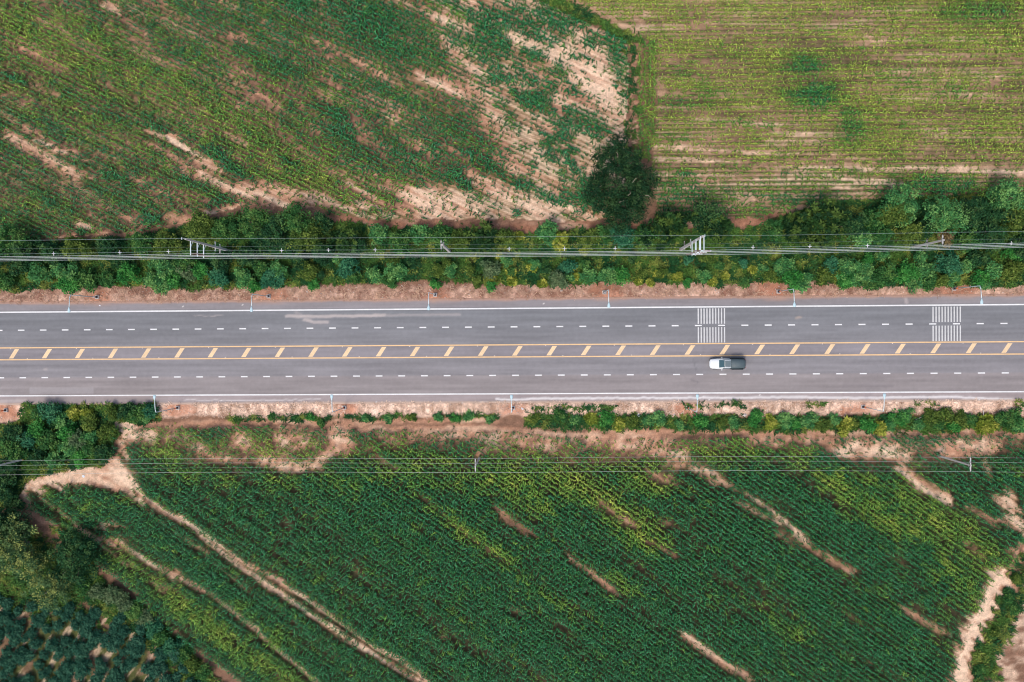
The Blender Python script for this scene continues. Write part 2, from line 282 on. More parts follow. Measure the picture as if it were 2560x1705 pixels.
# --- land colours (soil, litter and low weeds, plus painted shade under field C)
TAN = np.array([.80, .565, .395]); ORG = np.array([.50, .265, .165]); BRN = np.array([.235, .132, .085]); RED = np.array([.30, .125, .075]); GRN = np.array([.055, .095, .022]); STR = np.array([.84, .62, .48])
def mix(c, col, m):
    return c * (1 - m[..., None]) + col * m[..., None]
land = np.empty(XX.shape + (3,)); land[:] = BRN
br = np.maximum(bright, east * .95 * (1 - .4 * dense))
br = np.maximum(br, inB * (.40 + .7 * (fbm(UB, VB, 4, 83, 3, 3) - .5))); br = np.maximum(br, inA * (.20 + .8 * (fbm(UA, VA, 5, 81, 3, 2.5) - .48)))
br = np.maximum(br * np.where(inA, .86, 1), upperC * .42)
strk = np.where(inA, fbm(UA, VA, .75, 91, 2, 14), np.where(inB, fbm(UB, VB, .75, 93, 2, 22), np.where(inC & (PY > 1170), fbm(UC, VC, .7, 95, 2, 10), fbm(XX, YY, .9, 97, 3, 2.2))))
br = np.clip(br - .26 * np.where(inA, RGA, np.where(inB, RGB, np.where(inC & (PY > 1190), RGC, 0))) * smooth(.2, .8, br) + .10 * bare + .95 * (strk - .5) * np.where(inA | inB | inC, 1, .6) + .25 * (fbm(XX, YY, 1.2, 99, 3) - .5), 0, 1)
land = mix(land, ORG, smooth(0, .45, br)); land[inB & ~inA] *= np.array([.80, .92, .92]); land = mix(land, TAN, smooth(.36, 1.0, br))
land = mix(land, RED, north * orange * .75 * smooth(500, 540, PY) * (PX > 700)); land = mix(land, ORG, orange * np.where(north & (PY > 500), .25, .85)); land = mix(land, TAN, orange * .45 * smooth(.45, .7, fbm(XX, YY, 2.0, 101, 3, 3)))
# low weeds between plants
wd = np.where(inB, np.clip(smooth(.34, .58, fbm(UB, VB, 1.6, 111, 3, 6)) * (.02 + 1.0 * RGB ** 1.5), 0, .9), np.where(inA, np.clip(smooth(.42, .64, fbm(UA, VA, 1.6, 113, 3, 4)) * (.15 + .8 * RGA), 0, .8), np.where(inC & ~(upperC > .5), .45 + .4 * smooth(.5, .7, fbm(XX, YY, 1.5, 115)), 0)))
wd = wd * (1 - .75 * smooth(.5, .95, bare)) * np.clip(.3 + cover, 0, 1)
land = mix(land, GRN, wd)
land = mix(land, np.array([.050, .046, .026]), inC * (1 - smooth(.25, .8, hard)) * (1 - upperC * .6) * (1 - orange) * .85)   # canopy shade painted into the soil colour under the tall crop
land = mix(land, GRN * .9, np.clip(und, 0, 1) * .85)
vnz = fbm(XX, YY, .9, 121, 3); vnz2 = fbm(XX, YY, 3.5, 123, 2)
VN1 = np.array([.31, .16, .11]); VN2 = np.array([.76, .50, .37])
tmp = VN1 + (VN2 - VN1) * np.clip(smooth(.30, .75, vnz) * .75 + smooth(.45, .7, vnz2) * .4 - .1, 0, 1)[..., None]
land = land * (1 - vn[..., None]) + tmp * vn[..., None]
vt = vnoise(XX / .55, YY / 2.2, 131) * .6 + vnoise(XX / 1.4, YY / 1.0, 133) * .4
tmp = np.array([.40, .25, .17]) + (STR * 1.12 - np.array([.40, .25, .17])) * smooth(.25, .62, vt)[..., None]
vsa = np.clip(vs + vs0, 0, 1)
land = land * (1 - vsa[..., None]) + tmp * vsa[..., None]
land = mix(land, np.array([.48, .22, .135]), foot * .85 * np.clip(vn + vsa, 0, 1))
land = mix(land, np.array([.20, .125, .075]), inD * .9); land = mix(land, GRN, inD * smooth(.38, .56, fbm(XX, YY, 3, 141)) * .75); land = mix(land, TAN, inD * smooth(.50, .70, fbm(UD, VD, .6, 143, 3, 5)) * .55)
se = stroke([(2600, 1520), (2540, 1640), (2500, 1760)], 48, .4) * (1 - und) ; land = mix(land, np.array([.58, .40, .28]), se * smooth(.3, .6, fbm(XX, YY, 1.1, 145, 3, 2)))
land *= (0.74 + .52 * fbm(XX, YY, .6, 147, 2))[..., None]
land *= np.where(inA | inB | inC | (orange > .2), .86 + .28 * fbm(XX, YY, 1.7, 149, 3), 1)[..., None]

# ------------------------------------------------------------------ mesh and material helpers
def mesh_np(name, verts, quads=None, tris=None, colors=None, mat=None, smooth_shade=False):
    me = bpy.data.meshes.new(name)
    nq = 0 if quads is None else len(quads); nt = 0 if tris is None else len(tris)
    me.vertices.add(len(verts)); me.vertices.foreach_set("co", np.ascontiguousarray(verts, dtype=np.float32).ravel())
    idx = []; ls = []; lt = []
    if nq: idx.append(np.asarray(quads).ravel()); ls.append(np.arange(nq) * 4); lt.append(np.full(nq, 4))
    if nt: idx.append(np.asarray(tris).ravel()); ls.append(nq * 4 + np.arange(nt) * 3); lt.append(np.full(nt, 3))
    idx = np.concatenate(idx).astype(np.int32)
    me.loops.add(len(idx)); me.loops.foreach_set("vertex_index", idx)
    me.polygons.add(nq + nt)
    me.polygons.foreach_set("loop_start", np.concatenate(ls).astype(np.int32))
    me.polygons.foreach_set("loop_total", np.concatenate(lt).astype(np.int32))
    if smooth_shade: me.polygons.foreach_set("use_smooth", np.ones(nq + nt, bool))
    me.update(calc_edges=True)
    if colors is not None:
        ca = me.color_attributes.new("Col", 'FLOAT_COLOR', 'POINT')
        c4 = np.ones((len(verts), 4), np.float32); c4[:, :3] = colors
        ca.data.foreach_set("color", c4.ravel())
    if mat: me.materials.append(mat)
    return me

def link(name, me, parent=None):
    o = bpy.data.objects.new(name, me); COL.objects.link(o)
    if parent: o.parent = parent
    return o

def tag(o, label=None, cat=None, group=None, kind=None):
    if label: o["label"] = label
    if cat: o["category"] = cat
    if group: o["group"] = group
    if kind: o["kind"] = kind
    return o

def empty(name, loc, rz=0.0):
    o = bpy.data.objects.new(name, None); COL.objects.link(o)
    o.location = loc; o.rotation_euler = (0, 0, rz); o.empty_display_size = .3
    return o

def mat_attr(name, rough=.8, noise=None, bump=0.0, transl=0.0, spec=.3, scale2=None):
    m = bpy.data.materials.new(name); m.use_nodes = True
    nt = m.node_tree; b = nt.nodes["Principled BSDF"]; L = nt.links
    at = nt.nodes.new("ShaderNodeAttribute"); at.attribute_name = "Col"
    out = at.outputs["Color"]
    b.inputs["Roughness"].default_value = rough
    b.inputs["Specular IOR Level"].default_value = spec
    if noise:
        for sc, lo, hi in noise:
            tc = nt.nodes.new("ShaderNodeTexCoord"); n = nt.nodes.new("ShaderNodeTexNoise")
            n.inputs["Scale"].default_value = sc; n.inputs["Detail"].default_value = 4; n.inputs["Roughness"].default_value = .65
            L.new(tc.outputs["Object"], n.inputs["Vector"])
            mr = nt.nodes.new("ShaderNodeMapRange"); mr.inputs[1].default_value = .3; mr.inputs[2].default_value = .7; mr.inputs[3].default_value = lo; mr.inputs[4].default_value = hi
            L.new(n.outputs["Fac"], mr.inputs[0])
            mx = nt.nodes.new("ShaderNodeVectorMath"); mx.operation = 'SCALE'
            L.new(out, mx.inputs[0]); L.new(mr.outputs[0], mx.inputs["Scale"]); out = mx.outputs[0]
            last = n
        if bump:
            bp = nt.nodes.new("ShaderNodeBump"); bp.inputs["Strength"].default_value = bump; bp.inputs["Distance"].default_value = .08
            L.new(last.outputs["Fac"], bp.inputs["Height"]); L.new(bp.outputs[0], b.inputs["Normal"])
    L.new(out, b.inputs["Base Color"])
    if transl:
        t = nt.nodes.new("ShaderNodeBsdfTranslucent"); L.new(out, t.inputs["Color"])
        mx = nt.nodes.new("ShaderNodeMixShader"); mx.inputs[0].default_value = transl
        L.new(b.outputs[0], mx.inputs[1]); L.new(t.outputs[0], mx.inputs[2])
        L.new(mx.outputs[0], nt.nodes["Material Output"].inputs["Surface"])
    return m

def mat_plain(name, col, rough=.6, metal=0.0, var=.12, scale=3.0, spec=.5, coat=0.0):
    m = bpy.data.materials.new(name); m.use_nodes = True
    nt = m.node_tree; b = nt.nodes["Principled BSDF"]; L = nt.links
    tc = nt.nodes.new("ShaderNodeTexCoord"); n = nt.nodes.new("ShaderNodeTexNoise"); n.inputs["Scale"].default_value = scale; n.inputs["Detail"].default_value = 4
    L.new(tc.outputs["Object"], n.inputs["Vector"])
    r = nt.nodes.new("ShaderNodeMix"); r.data_type = 'RGBA'
    r.inputs["A"].default_value = (*[c * (1 - var) for c in col], 1); r.inputs["B"].default_value = (*[min(1, c * (1 + var)) for c in col], 1)
    L.new(n.outputs["Fac"], r.inputs["Factor"]); L.new(r.outputs["Result"], b.inputs["Base Color"])
    b.inputs["Roughness"].default_value = rough; b.inputs["Metallic"].default_value = metal; b.inputs["Specular IOR Level"].default_value = spec
    b.inputs["Coat Weight"].default_value = coat
    return m

M_LAND = mat_attr("soil", .95, [(1.6, .88, 1.12), (5.0, .74, 1.22)], bump=1.0, spec=.1)
M_ROAD = mat_attr("asphalt", .85, [(1.3, .96, 1.04), (14.0, .90, 1.1)], bump=.15, spec=.25)
M_LEAF = mat_attr("maize_leaf", .55, transl=.10, spec=.20)
M_TREE = mat_attr("foliage", .65, transl=.14, spec=.14)
M_DRY = mat_attr("dry_grass", .9, transl=.15, spec=.1)
M_BARK = mat_plain("bark", (.16, .12, .09), .9, var=.3, scale=6)
M_PAINT = mat_attr("road_paint", .7, [(1.1, .86, 1.02), (9.0, .84, 1.04)], spec=.3)
M_CONC = mat_plain("concrete", (.50, .46, .43), .85, var=.12, scale=4)
M_STEEL = mat_plain("galvanised_steel", (.50, .58, .60), .5, .35, var=.08)
M_LAMP = mat_plain("lamp_housing", (.50, .66, .70), .4, .0, var=.05)
M_WIRE = mat_plain("aluminium_wire", (.60, .66, .62), .5, .2, var=.04)
M_THIN = mat_plain("steel_wire", (.42, .52, .50), .5, .3, var=.04)
M_INS = mat_plain("brown_porcelain", (.17, .05, .04), .3, 0, var=.15)
M_WHITE = mat_plain("white_plastic", (.75, .76, .76), .5, 0, var=.05)
M_BLACK = mat_plain("black_steel", (.03, .032, .04), .5, .2, var=.2)
M_ORANGE = mat_plain("orange_band", (.85, .16, .03), .5, 0, var=.08)
M_YBAND = mat_plain("yellow_band", (.85, .42, .04), .5, 0, var=.08)

# ------------------------------------------------------------------ ground: one sheet out to the horizon
def make_ground():
    ex = np.array([4000, 2000, 900, 400, 220, 150.])
    xs = np.concatenate([-ex, gx, ex[::-1]]); ys = np.concatenate([-ex, gy, ex[::-1]])
    nx, ny = len(xs), len(ys); k = len(ex)
    V = np.empty((nx, ny, 3)); V[..., 0] = xs[:, None]; V[..., 1] = ys[None, :]
    V[..., 2] = ground_z(ys)[None, :] + 0
    bumpz = np.zeros((nx, ny)); off = ((YY > ROAD_N + .6) | (YY < ROAD_S - .6))
    bumpz[k:-k, k:-k] = off * (.16 * (fbm(XX, YY, 2.5, 151, 3) - .5) + .10 * (strk - .5))
    V[..., 2] += bumpz
    C = np.empty((nx, ny, 3)); C[:] = np.array([.13, .12, .05])
    ii = np.clip(np.arange(nx) - k, 0, len(gx) - 1); jj = np.clip(np.arange(ny) - k, 0, len(gy) - 1)
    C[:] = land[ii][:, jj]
    far = np.zeros((nx, ny), bool); far[:k - 2] = far[-k + 2:] = True; far[:, :k - 2] = True; far[:, -k + 2:] = True
    C[far] = (.13, .12, .05)
    I = np.arange(nx * ny).reshape(nx, ny)
    Q = np.stack([I[:-1, :-1], I[1:, :-1], I[1:, 1:], I[:-1, 1:]], -1).reshape(-1, 4)
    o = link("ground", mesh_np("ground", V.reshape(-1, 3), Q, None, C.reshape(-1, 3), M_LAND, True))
    tag(o, "reddish tan farm soil with tracks and low weeds on both sides of the road", "ground", kind="structure")
make_ground()

# ------------------------------------------------------------------ road and its painted markings
def make_road():
    xs = np.concatenate([[-3900, -1500, -500, -200], np.arange(-112, 108.01, .25), [200, 500, 1500, 3900]])
    ys = np.arange(ROAD_S - .35, ROAD_N + .36, .2)
    X, Y = np.meshgrid(xs, ys, indexing='ij')
    px, py = to_px(X, Y)
    Z = np.full(X.shape, 0.0); Z[:, 0] = Z[:, -1] = -.12
    # hot-mix tones: north carriageway bluish grey, south one pinkish and lighter towards the shoulder
    t = smooth(-8, 4.6, Y)
    base = np.array([.262, .246, .252])[None, None] * (1 - t[..., None]) + np.array([.200, .203, .212])[None, None] * t[..., None]
    sh = smooth(4.7, 4.9, Y); base = base * (1 - sh[..., None]) + np.array([.255, .232, .235]) * sh[..., None]
    sh = smooth(7.0, 7.3, -Y); base = base * (1 - sh[..., None]) + np.array([.285, .252, .246]) * sh[..., None]
    sh = smooth(10.4, 10.6, -Y); base = base * (1 - sh[..., None]) + np.array([.34, .285, .275]) * sh[..., None]
    med = smooth(-4.05, -3.9, Y) * (1 - smooth(-2.0, -1.85, Y)); base = base * (1 - .6 * med[..., None]) + .6 * med[..., None] * np.array([.27, .24, .25])
    n1 = fbm(X, Y, 6.0, 201, 3, 3); n2 = fbm(X, Y, .5, 203, 3, 16); n3 = fbm(X, Y, .4, 205, 2, 1)
    seam = .03 * np.sin(Y * 3.9) + .02 * np.sin(Y * 7.7 + 1)
    base = base * (1 + .20 * (n1 - .5) + .38 * (n2 - .5) + .10 * (n3 - .5) + seam)[..., None]
    for yc in (3.7, 2.3, .3, -1.1, -4.9, -6.3, -8.0, -9.4):                                   # wheel paths
        base *= (1 - .07 * np.exp(-((Y - yc) / .3) ** 2))[..., None]
    def st(pts, w, soft=.7, jit=4):
        jx = px + jit * 2 * (fbm(X, Y, .8, 211, 3) - .5); jy = py + jit * (fbm(X, Y, .8, 213, 3) - .5); b = np.full(px.shape, 1e9)
        for (x1, y1), (x2, y2) in zip(pts[:-1], pts[1:]):
            dx, dy = x2 - x1, y2 - y1
            q = np.clip(((jx - x1) * dx + (jy - y1) * dy) / (dx * dx + dy * dy), 0, 1)
            b = np.minimum(b, (jx - x1 - q * dx) ** 2 + (jy - y1 - q * dy) ** 2)
        return 1 - smooth(w * (1 - soft), w * (1 + soft), np.sqrt(b))
    dust = np.array([.52, .45, .42]); lime = np.array([.72, .68, .66])
    for pts, w, v, c in [([(716, 790), (780, 791), (900, 789), (960, 788)], 3.5, .75, dust), ([(760, 800), (790, 806), (820, 806)], 3.5, .7, dust), ([(740, 782), (775, 800)], 5, .3, dust), ([(900, 789), (1150, 786)], 3, .35, dust),
                         ([(1240, 998), (1300, 999), (1330, 996), (1420, 996), (1560, 995), (1760, 994)], 2.6, .9, lime), ([(1760, 994), (2000, 993), (2150, 995), (2380, 992), (2540, 1000)], 2.8, .85, lime), ([(1200, 1006), (1270, 1010)], 2.5, .7, lime), ([(460, 1000), (640, 1001), (800, 998)], 1.3, .5, lime),
                         ([(486, 790), (560, 789)], 1.2, .4, dust), ([(1990, 795), (2000, 793)], 3, .5, np.array([.5, .38, .3])), ([(110, 923), (116, 923)], 3, .45, dust), ([(2264, 745), (2266, 757)], 2.5, .5, dust), ([(0, 1003), (60, 1001)], 4, .5, dust),
                         ([(1735, 895), (1742, 930)], 1.2, .3, np.array([.1, .1, .11])), ([(1728, 950), (1745, 955)], 3, .3, np.array([.12, .11, .12])), ([(2110, 962), (2230, 964)], 4, .25, np.array([.15, .13, .14]))]:
        m = (st(pts, w) * v)[..., None]; base = base * (1 - m) + c * m
    patch = smooth(72, 75, px) * (1 - smooth(232, 235, px)) * smooth(968, 970, py) * (1 - smooth(984, 986, py))
    base = base * (1 - .45 * patch[..., None]) + .45 * patch[..., None] * np.array([.40, .37, .37])
    # soil washed on to the shoulders
    en = fbm(X, Y, 3, 221, 4); d = smooth(ROAD_N - .75 * en - .1, ROAD_N + .05, Y)
    for fx in (250, 680, 1092, 1510, 1946, 2390):
        d = np.maximum(d, smooth(ROAD_N - 1.0, ROAD_N + .1, Y + .9 * (en - .5)) * np.exp(-((px - fx) / 34) ** 2))
    base = base * (1 - d[..., None]) + np.array([.44, .27, .20]) * d[..., None]
    d = smooth(-ROAD_S - .45 * en - .05, -ROAD_S + .1, -Y); base = base * (1 - d[..., None]) + np.array([.50, .36, .28]) * d[..., None]
    spk = (RS.rand(*X.shape) > .9993) & ((Y > 4.9) | (Y < -10.6)); base[spk] = (.7, .66, .62)
    nx, ny = X.shape; I = np.arange(nx * ny).reshape(nx, ny)
    Q = np.stack([I[:-1, :-1], I[1:, :-1], I[1:, 1:], I[:-1, 1:]], -1).reshape(-1, 4)
    o = link("road", mesh_np("road", np.stack([X, Y, Z], -1).reshape(-1, 3), Q, None, base.reshape(-1, 3), M_ROAD))
    tag(o, "four lane grey asphalt road with sealed shoulders crossing the whole view", "road", kind="structure")
    return o
road = make_road()

def sheet(name, quads, col, z, parent, label=None):
    """each quad is four (x, y) corners; long ones are cut in short pieces so that wear can vary"""
    V = []; Q = []; C = []
    for q in quads:
        n = max(1, min(1600, int(math.dist(q[0], q[1]) / 1.0)))
        a, b, c, d = [np.array(p) for p in q]
        for i in range(n + 1):
            t = i / n
            for p in (a + (b - a) * t, d + (c - d) * t):
                V.append((p[0], p[1], z)); k = .93 + .14 * float(vnoise(np.array(p[0] / 2.0), np.array(p[1] * 3.0), 231)); C.append([x * k for x in col])
        o = len(V) - 2 * (n + 1)
        for i in range(n): Q.append((o + 2 * i, o + 2 * i + 2, o + 2 * i + 3, o + 2 * i + 1))
    ob = link(name, mesh_np(name, np.array(V), np.array(Q), None, np.array(C), M_PAINT), parent)
    tag(ob, label, None, None, "structure"); return ob
WP = (.86, .85, .83); YP = (.93, .60, .30)
def band(yc, w, x0=-900, x1=900): return [(x0, yc - w / 2), (x1, yc - w / 2), (x1, yc + w / 2), (x0, yc + w / 2)]
sheet("edge_line", [band(4.60, .24)], WP, .004, road, "solid white edge line along the upper shoulder")
sheet("edge_line", [band(-10.42, .22)], WP, .004, road, "solid white edge line along the lower shoulder")
sheet("centre_line", [band(-1.80, .20)], YP, .004, road, "upper solid yellow line of the hatched median")
sheet("centre_line", [band(-3.93, .20)], YP, .004, road, "lower solid yellow line of the hatched median")
P = 4.0229
sheet("lane_line", [band(1.36, .22, -92.75 + P * i - .60, -92.75 + P * i + .60) for i in range(-8, 56)], WP, .004, road, "dashed white lane line of the upper lanes")
sheet("lane_line", [band(-7.17, .22, -92.55 + P * i - .60, -92.55 + P * i + .60) for i in range(-8, 56)], WP, .004, road, "dashed white lane line of the lower lanes")
hx0 = float(W(27.7, 896)[0]); HP = 6.03
hp = [float(W(27.7, 896)[0]), float(W(1280 + 464 / 2.6136 , 888)[0])]
hq = []
N_H = round((hp[1] - hp[0]) / 6.03); HP = (hp[1] - hp[0]) / N_H
for i in range(-5, 36):
    x = hx0 + HP * i
    hq.append([(x - .40, -3.70), (x + .40, -3.70), (x + 1.50, -2.04), (x + .70, -2.04)])
sheet("median_hatching", hq, (.93, .67, .40), .004, road, "slanted yellow hatch bars between the two centre lines")
rq = []
for (xa, xb) in ((1745.6, 1811.2), (2332.6, 2400.6)):
    a = float(W(xa, 790)[0]); b = float(W(xb, 790)[0])
    for i in range(10):
        x = a + (b - a) * i / 9
        rq.append([(x - .10, 1.66), (x + .10, 1.66), (x + .10, 4.34), (x - .10, 4.34)]); rq.append([(x - .10, -1.62), (x + .10, -1.62), (x + .10, 1.06), (x - .10, 1.06)])
sheet("rumble_strip", rq, (.74, .73, .71), .008, road, "two sets of thin white rumble bars across the upper lanes")
st_v = []; st_q = []
for i in range(-9, 12):
    for yy in (-1.98, -3.72):
        x = i * 12 + (3 if yy < -3 else 0) + 1.3
        o = len(st_v)
        for z in (0.004, .03):
            s = .07 if z < .01 else .05
            st_v += [(x - s, yy - s, z), (x + s, yy - s, z), (x + s, yy + s, z), (x - s, yy + s, z)]
        st_q += [(o + 4, o + 5, o + 6, o + 7)] + [(o + a, o + (a + 1) % 4, o + 4 + (a + 1) % 4, o + 4 + a) for a in range(4)]
ob = link("road_stud", mesh_np("road_stud", np.array(st_v), np.array(st_q), None, np.tile([.85, .75, .65], (len(st_v), 1)), M_PAINT), road); tag(ob, "small pale reflector studs along the median lines", kind="stuff")

# ------------------------------------------------------------------ maize: bent leaf blades on every plant
def sample(arr, x, y):
    i = np.clip(np.round((x - GX0) / GS).astype(int), 0, len(gx) - 1); j = np.clip(np.round((y - GY0) / GS).astype(int), 0, len(gy) - 1)
    return arr[i, j]

def plant_rows(mask, ang, row, step, seed, jit=.06):
    rs = np.random.RandomState(seed); a = math.radians(ang); c, s = math.cos(a), math.sin(a)
    U = np.arange(-160, 160, step); Vv = np.arange(-160, 160, row)
    u, v = np.meshgrid(U, Vv, indexing='ij')
    u = u + rs.uniform(-.4, .4, u.shape) * step; v = v + rs.normal(0, jit, v.shape) + .10 * np.sin(u / 9.0 + v)
    x = (u * c - v * s).ravel(); y = (u * s + v * c).ravel()
    ok = (x > GX0 + 1) & (x < GX1 - 1) & (y > GY0 + 1) & (y < GY1 - 1); x, y = x[ok], y[ok]
    px, py = to_px(x, y, -.5); vis = (px > -110) & (px < 2670) & (py > -100) & (py < 1800); x, y = x[vis], y[vis]
    m = sample(mask, x, y); x, y = x[m], y[m]
    cv = sample(cover, x, y); keep = rs.rand(len(x)) < np.clip(cv, 0, 1)
    return x[keep], y[keep], cv[keep]

DK = np.array([.012, .100, .037]); MD = np.array([.034, .158, .036]); YG = np.array([.120, .245, .034]); YL = np.array([.33, .38, .062]); BL = np.array([.044, .195, .082])
def maize(name, x, y, cv, hgt, leaf_len, K, ybase, seed, label, light=0.0, wid=.105):
    rs = np.random.RandomState(seed); N = len(x)
    yv = np.clip(sample(yel, x, y) * (.50 if ybase > .2 and ybase < .5 else 1) + ybase + .60 * (fbm(x, y, 1.4, 241 + seed, 3) - .5) * 1.3, 0, 1)
    dn = sample(dense, x, y)
    yv = yv * (1 - .8 * dn)
    vig = np.clip(.72 + .30 * np.clip(cv, 0, 1.1) + .28 * dn + rs.normal(0, .10, N), .45, 1.5)
    z0 = ground_z(y); H = hgt * vig; yaw = rs.uniform(0, 2 * math.pi, N)
    col = DK + (MD - DK) * rs.rand(N)[:, None] * (.6 + light); blm = (rs.rand(N) < .32)[:, None] * (1 - yv[:, None]); col = col * (1 - blm * .7) + BL * blm * .7
    yv = yv + rs.normal(0, .14, N); ym = smooth(.15, .62, yv)[:, None] * .9; col = col * (1 - ym) + YG * ym; ym = smooth(.55, 1.15, yv)[:, None] * .85; col = col * (1 - ym) + YL * ym
    V = np.empty((N, K, 5, 3), np.float32); Cc = np.empty((N, K, 5, 3), np.float32)
    for k in range(K):
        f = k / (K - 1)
        hz = H * (.22 + .70 * f); az = yaw + math.pi * (k % 2) + rs.normal(0, .38, N)
        L = leaf_len * vig * (.75 + .45 * math.sin(math.pi * min(1, f * .85 + .15))) * rs.uniform(.8, 1.15, N) * (1 - .35 * (f > .9))
        up1 = .22 + .35 * f + rs.normal(0, .08, N); up2 = -.08 + .50 * f * f + rs.normal(0, .14, N)
        twist = rs.normal(0, .30, N); wv = wid * vig * rs.uniform(.8, 1.2, N)
        dx, dy = np.cos(az), np.sin(az); sx, sy = -dy, dx; cz = np.sin(twist); cx_ = np.cos(twist)
        p0 = np.stack([x, y, z0 + hz], -1)
        p1 = p0 + np.stack([dx * L * .5, dy * L * .5, L * up1 * .6], -1)
        bend = rs.normal(0, .12, N)
        p2 = p0 + np.stack([(dx + sx * bend) * L * .96, (dy + sy * bend) * L * .96, L * up2], -1)
        sd = np.stack([sx * cx_, sy * cx_, cz], -1)
        V[:, k, 0] = p0 - sd * (wv * .22)[:, None]; V[:, k, 1] = p0 + sd * (wv * .22)[:, None]
        V[:, k, 2] = p1 + sd * (wv * .5)[:, None]; V[:, k, 3] = p1 - sd * (wv * .5)[:, None]; V[:, k, 4] = p2
        kc = (.42 + 1.12 * f) * (col * (.62 + .95 * rs.rand(N)[:, None] ** 1.6))[:, None]; Cc[:, k] = kc  # canopy shade painted into the leaves: dark at the foot, light at the top
    n = N * K; o = np.arange(n)[:, None] * 5
    quads = o + np.array([[0, 1, 2, 3]]); tris = o + np.array([[3, 2, 4]])
    # stalks
    SV = np.empty((N, 4, 3), np.float32)
    SV[:, 0] = np.stack([x - .018, y, z0 - .02], -1); SV[:, 1] = np.stack([x + .018, y, z0 - .02], -1); SV[:, 2] = np.stack([x + .010, y, z0 + H * .95], -1); SV[:, 3] = np.stack([x - .010, y, z0 + H * .95], -1)
    sq = n * 5 + np.arange(N)[:, None] * 4 + np.array([[0, 1, 2, 3]])
    verts = np.concatenate([V.reshape(-1, 3), SV.reshape(-1, 3)]); cols = np.concatenate([Cc.reshape(-1, 3), np.repeat(col, 4, 0)])
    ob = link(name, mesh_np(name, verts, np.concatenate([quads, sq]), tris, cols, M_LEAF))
    tag(ob, label, "maize crop", kind="stuff"); return N
nA = maize("maize_crop", *plant_rows(inA, ANG_A, .75, .29, 301, .05), .95, .46, 7, .22, 1, "patchy young maize in slanting rows, upper left field above the tree belt", .35, .115)
nB = maize("maize_crop", *plant_rows(inB & ~inA & ~inH, ANG_B, .75, .22, 303, .035), .75, .45, 5, .08, 2, "yellow green maize in near level rows, upper right field", .6, .12)
nH = maize("maize_crop", *plant_rows(inH & ~inA, 89.5, .80, .24, 305), 1.0, .66, 6, .7, 3, "short upright rows of yellow maize beside the dirt path at the field corner", .6, .09)
nC = maize("maize_crop", *plant_rows(inC, ANG_C, .75, .25, 307, .04), 1.65, .45, 8, .05, 4, "tall dark green maize covering the field below the road", .15, .105)

# ------------------------------------------------------------------ undergrowth, dry verge grass
def blades(name, x, y, size, cols, mat, label, cat, seed, nb=5, wid=.14, upr=.5):
    rs = np.random.RandomState(seed); N = len(x)
    z0 = ground_z(y); V = np.empty((N, nb, 5, 3), np.float32); C = np.empty((N, nb, 5, 3), np.float32)
    for k in range(nb):
        az = rs.uniform(0, 2 * math.pi, N); L = size * rs.uniform(.6, 1.3, N) ; u1 = upr + rs.normal(0, .2, N); u2 = upr * 1.2 + rs.normal(0, .3, N); w = L * wid * rs.uniform(.7, 1.3, N)
        dx, dy = np.cos(az), np.sin(az); sd = np.stack([-dy, dx, rs.normal(0, .3, N)], -1)
        p0 = np.stack([x + rs.normal(0, .1, N), y + rs.normal(0, .1, N), z0 + rs.uniform(-.02, .3, N) * size], -1)
        p1 = p0 + np.stack([dx * L * .5, dy * L * .5, L * u1 * .7], -1); p2 = p0 + np.stack([dx * L, dy * L, L * u2 * .7], -1)
        V[:, k, 0] = p0 - sd * (w * .4)[:, None]; V[:, k, 1] = p0 + sd * (w * .4)[:, None]; V[:, k, 2] = p1 + sd * w[:, None]; V[:, k, 3] = p1 - sd * w[:, None]; V[:, k, 4] = p2
        C[:, k] = (cols * rs.uniform(.7, 1.3, N)[:, None])[:, None]
    n = N * nb; o = np.arange(n)[:, None] * 5
    ob = link(name, mesh_np(name, V.reshape(-1, 3), o + np.array([[0, 1, 2, 3]]), o + np.array([[3, 2, 4]]), C.reshape(-1, 3), mat))
    tag(ob, label, cat, kind="stuff"); return ob

def scatter(mask, dens, seed):
    rs = np.random.RandomState(seed); n = int(dens * (GX1 - GX0) * (GY1 - GY0)); x = rs.uniform(GX0, GX1, n); y = rs.uniform(GY0, GY1, n)
    px, py = to_px(x, y, -.5); ok = (px > -110) & (px < 2670) & (py > -100) & (py < 1800) & ((y > ROAD_N - .05) | (y < ROAD_S + .05)); x, y = x[ok], y[ok]
    k = rs.rand(len(x)) < sample(mask, x, y); return x[k], y[k]
def veg_cols(x, y, seed, pal=((.018, .085, .026), (.075, .165, .030), (.26, .30, .06))):
    a = smooth(.35, .65, fbm(x, y, 1.8, seed, 3)); b = smooth(.55, .72, fbm(x, y, 1.1, seed + 9, 3)); P_ = [np.array(p) for p in pal]
    c = P_[0] + (P_[1] - P_[0]) * a[:, None]; return c + (P_[2] - c) * (b * .8)[:, None]
for mask, nm, lb in ((np.where(PY < 900, np.where(PX > 0, 1, 1), 0) * und * u1, "undergrowth", "tangled green weeds and creepers under the belt of trees above the road"),
                     (und * u2, "undergrowth", "thick green weeds filling the thicket at the lower left verge"),
                     (und * ~u1 * ~u2 * (PY > 900) * (PY < 1110), "undergrowth", "low leafy weeds in the ditch line below the road"),
                     (und * ~u1 * ~u2 * (PY < 400), "grass_bank", "rough green grass bank dividing the two upper fields"),
                     (und * ~u1 * ~u2 * (PY > 1110) * (PX > 1200), "grass_bank", "rough green grass bank edging the lower right field corner"),
                     (und * ~u1 * ~u2 * (PY > 1110) * (PX < 1200), "grass_bank", "pale green grass bank beside the bush plantation at lower left")):
    x, y = scatter(np.clip(mask * 1.0, 0, 1), 9, 401 + len(lb))
    blades(nm, x, y, .36 + .40 * fbm(x, y, 1.5, 419, 2), veg_cols(x, y, 411 + len(lb)), M_TREE, lb, "weeds" if nm == "undergrowth" else "grass", 421, 6, .13, .6)
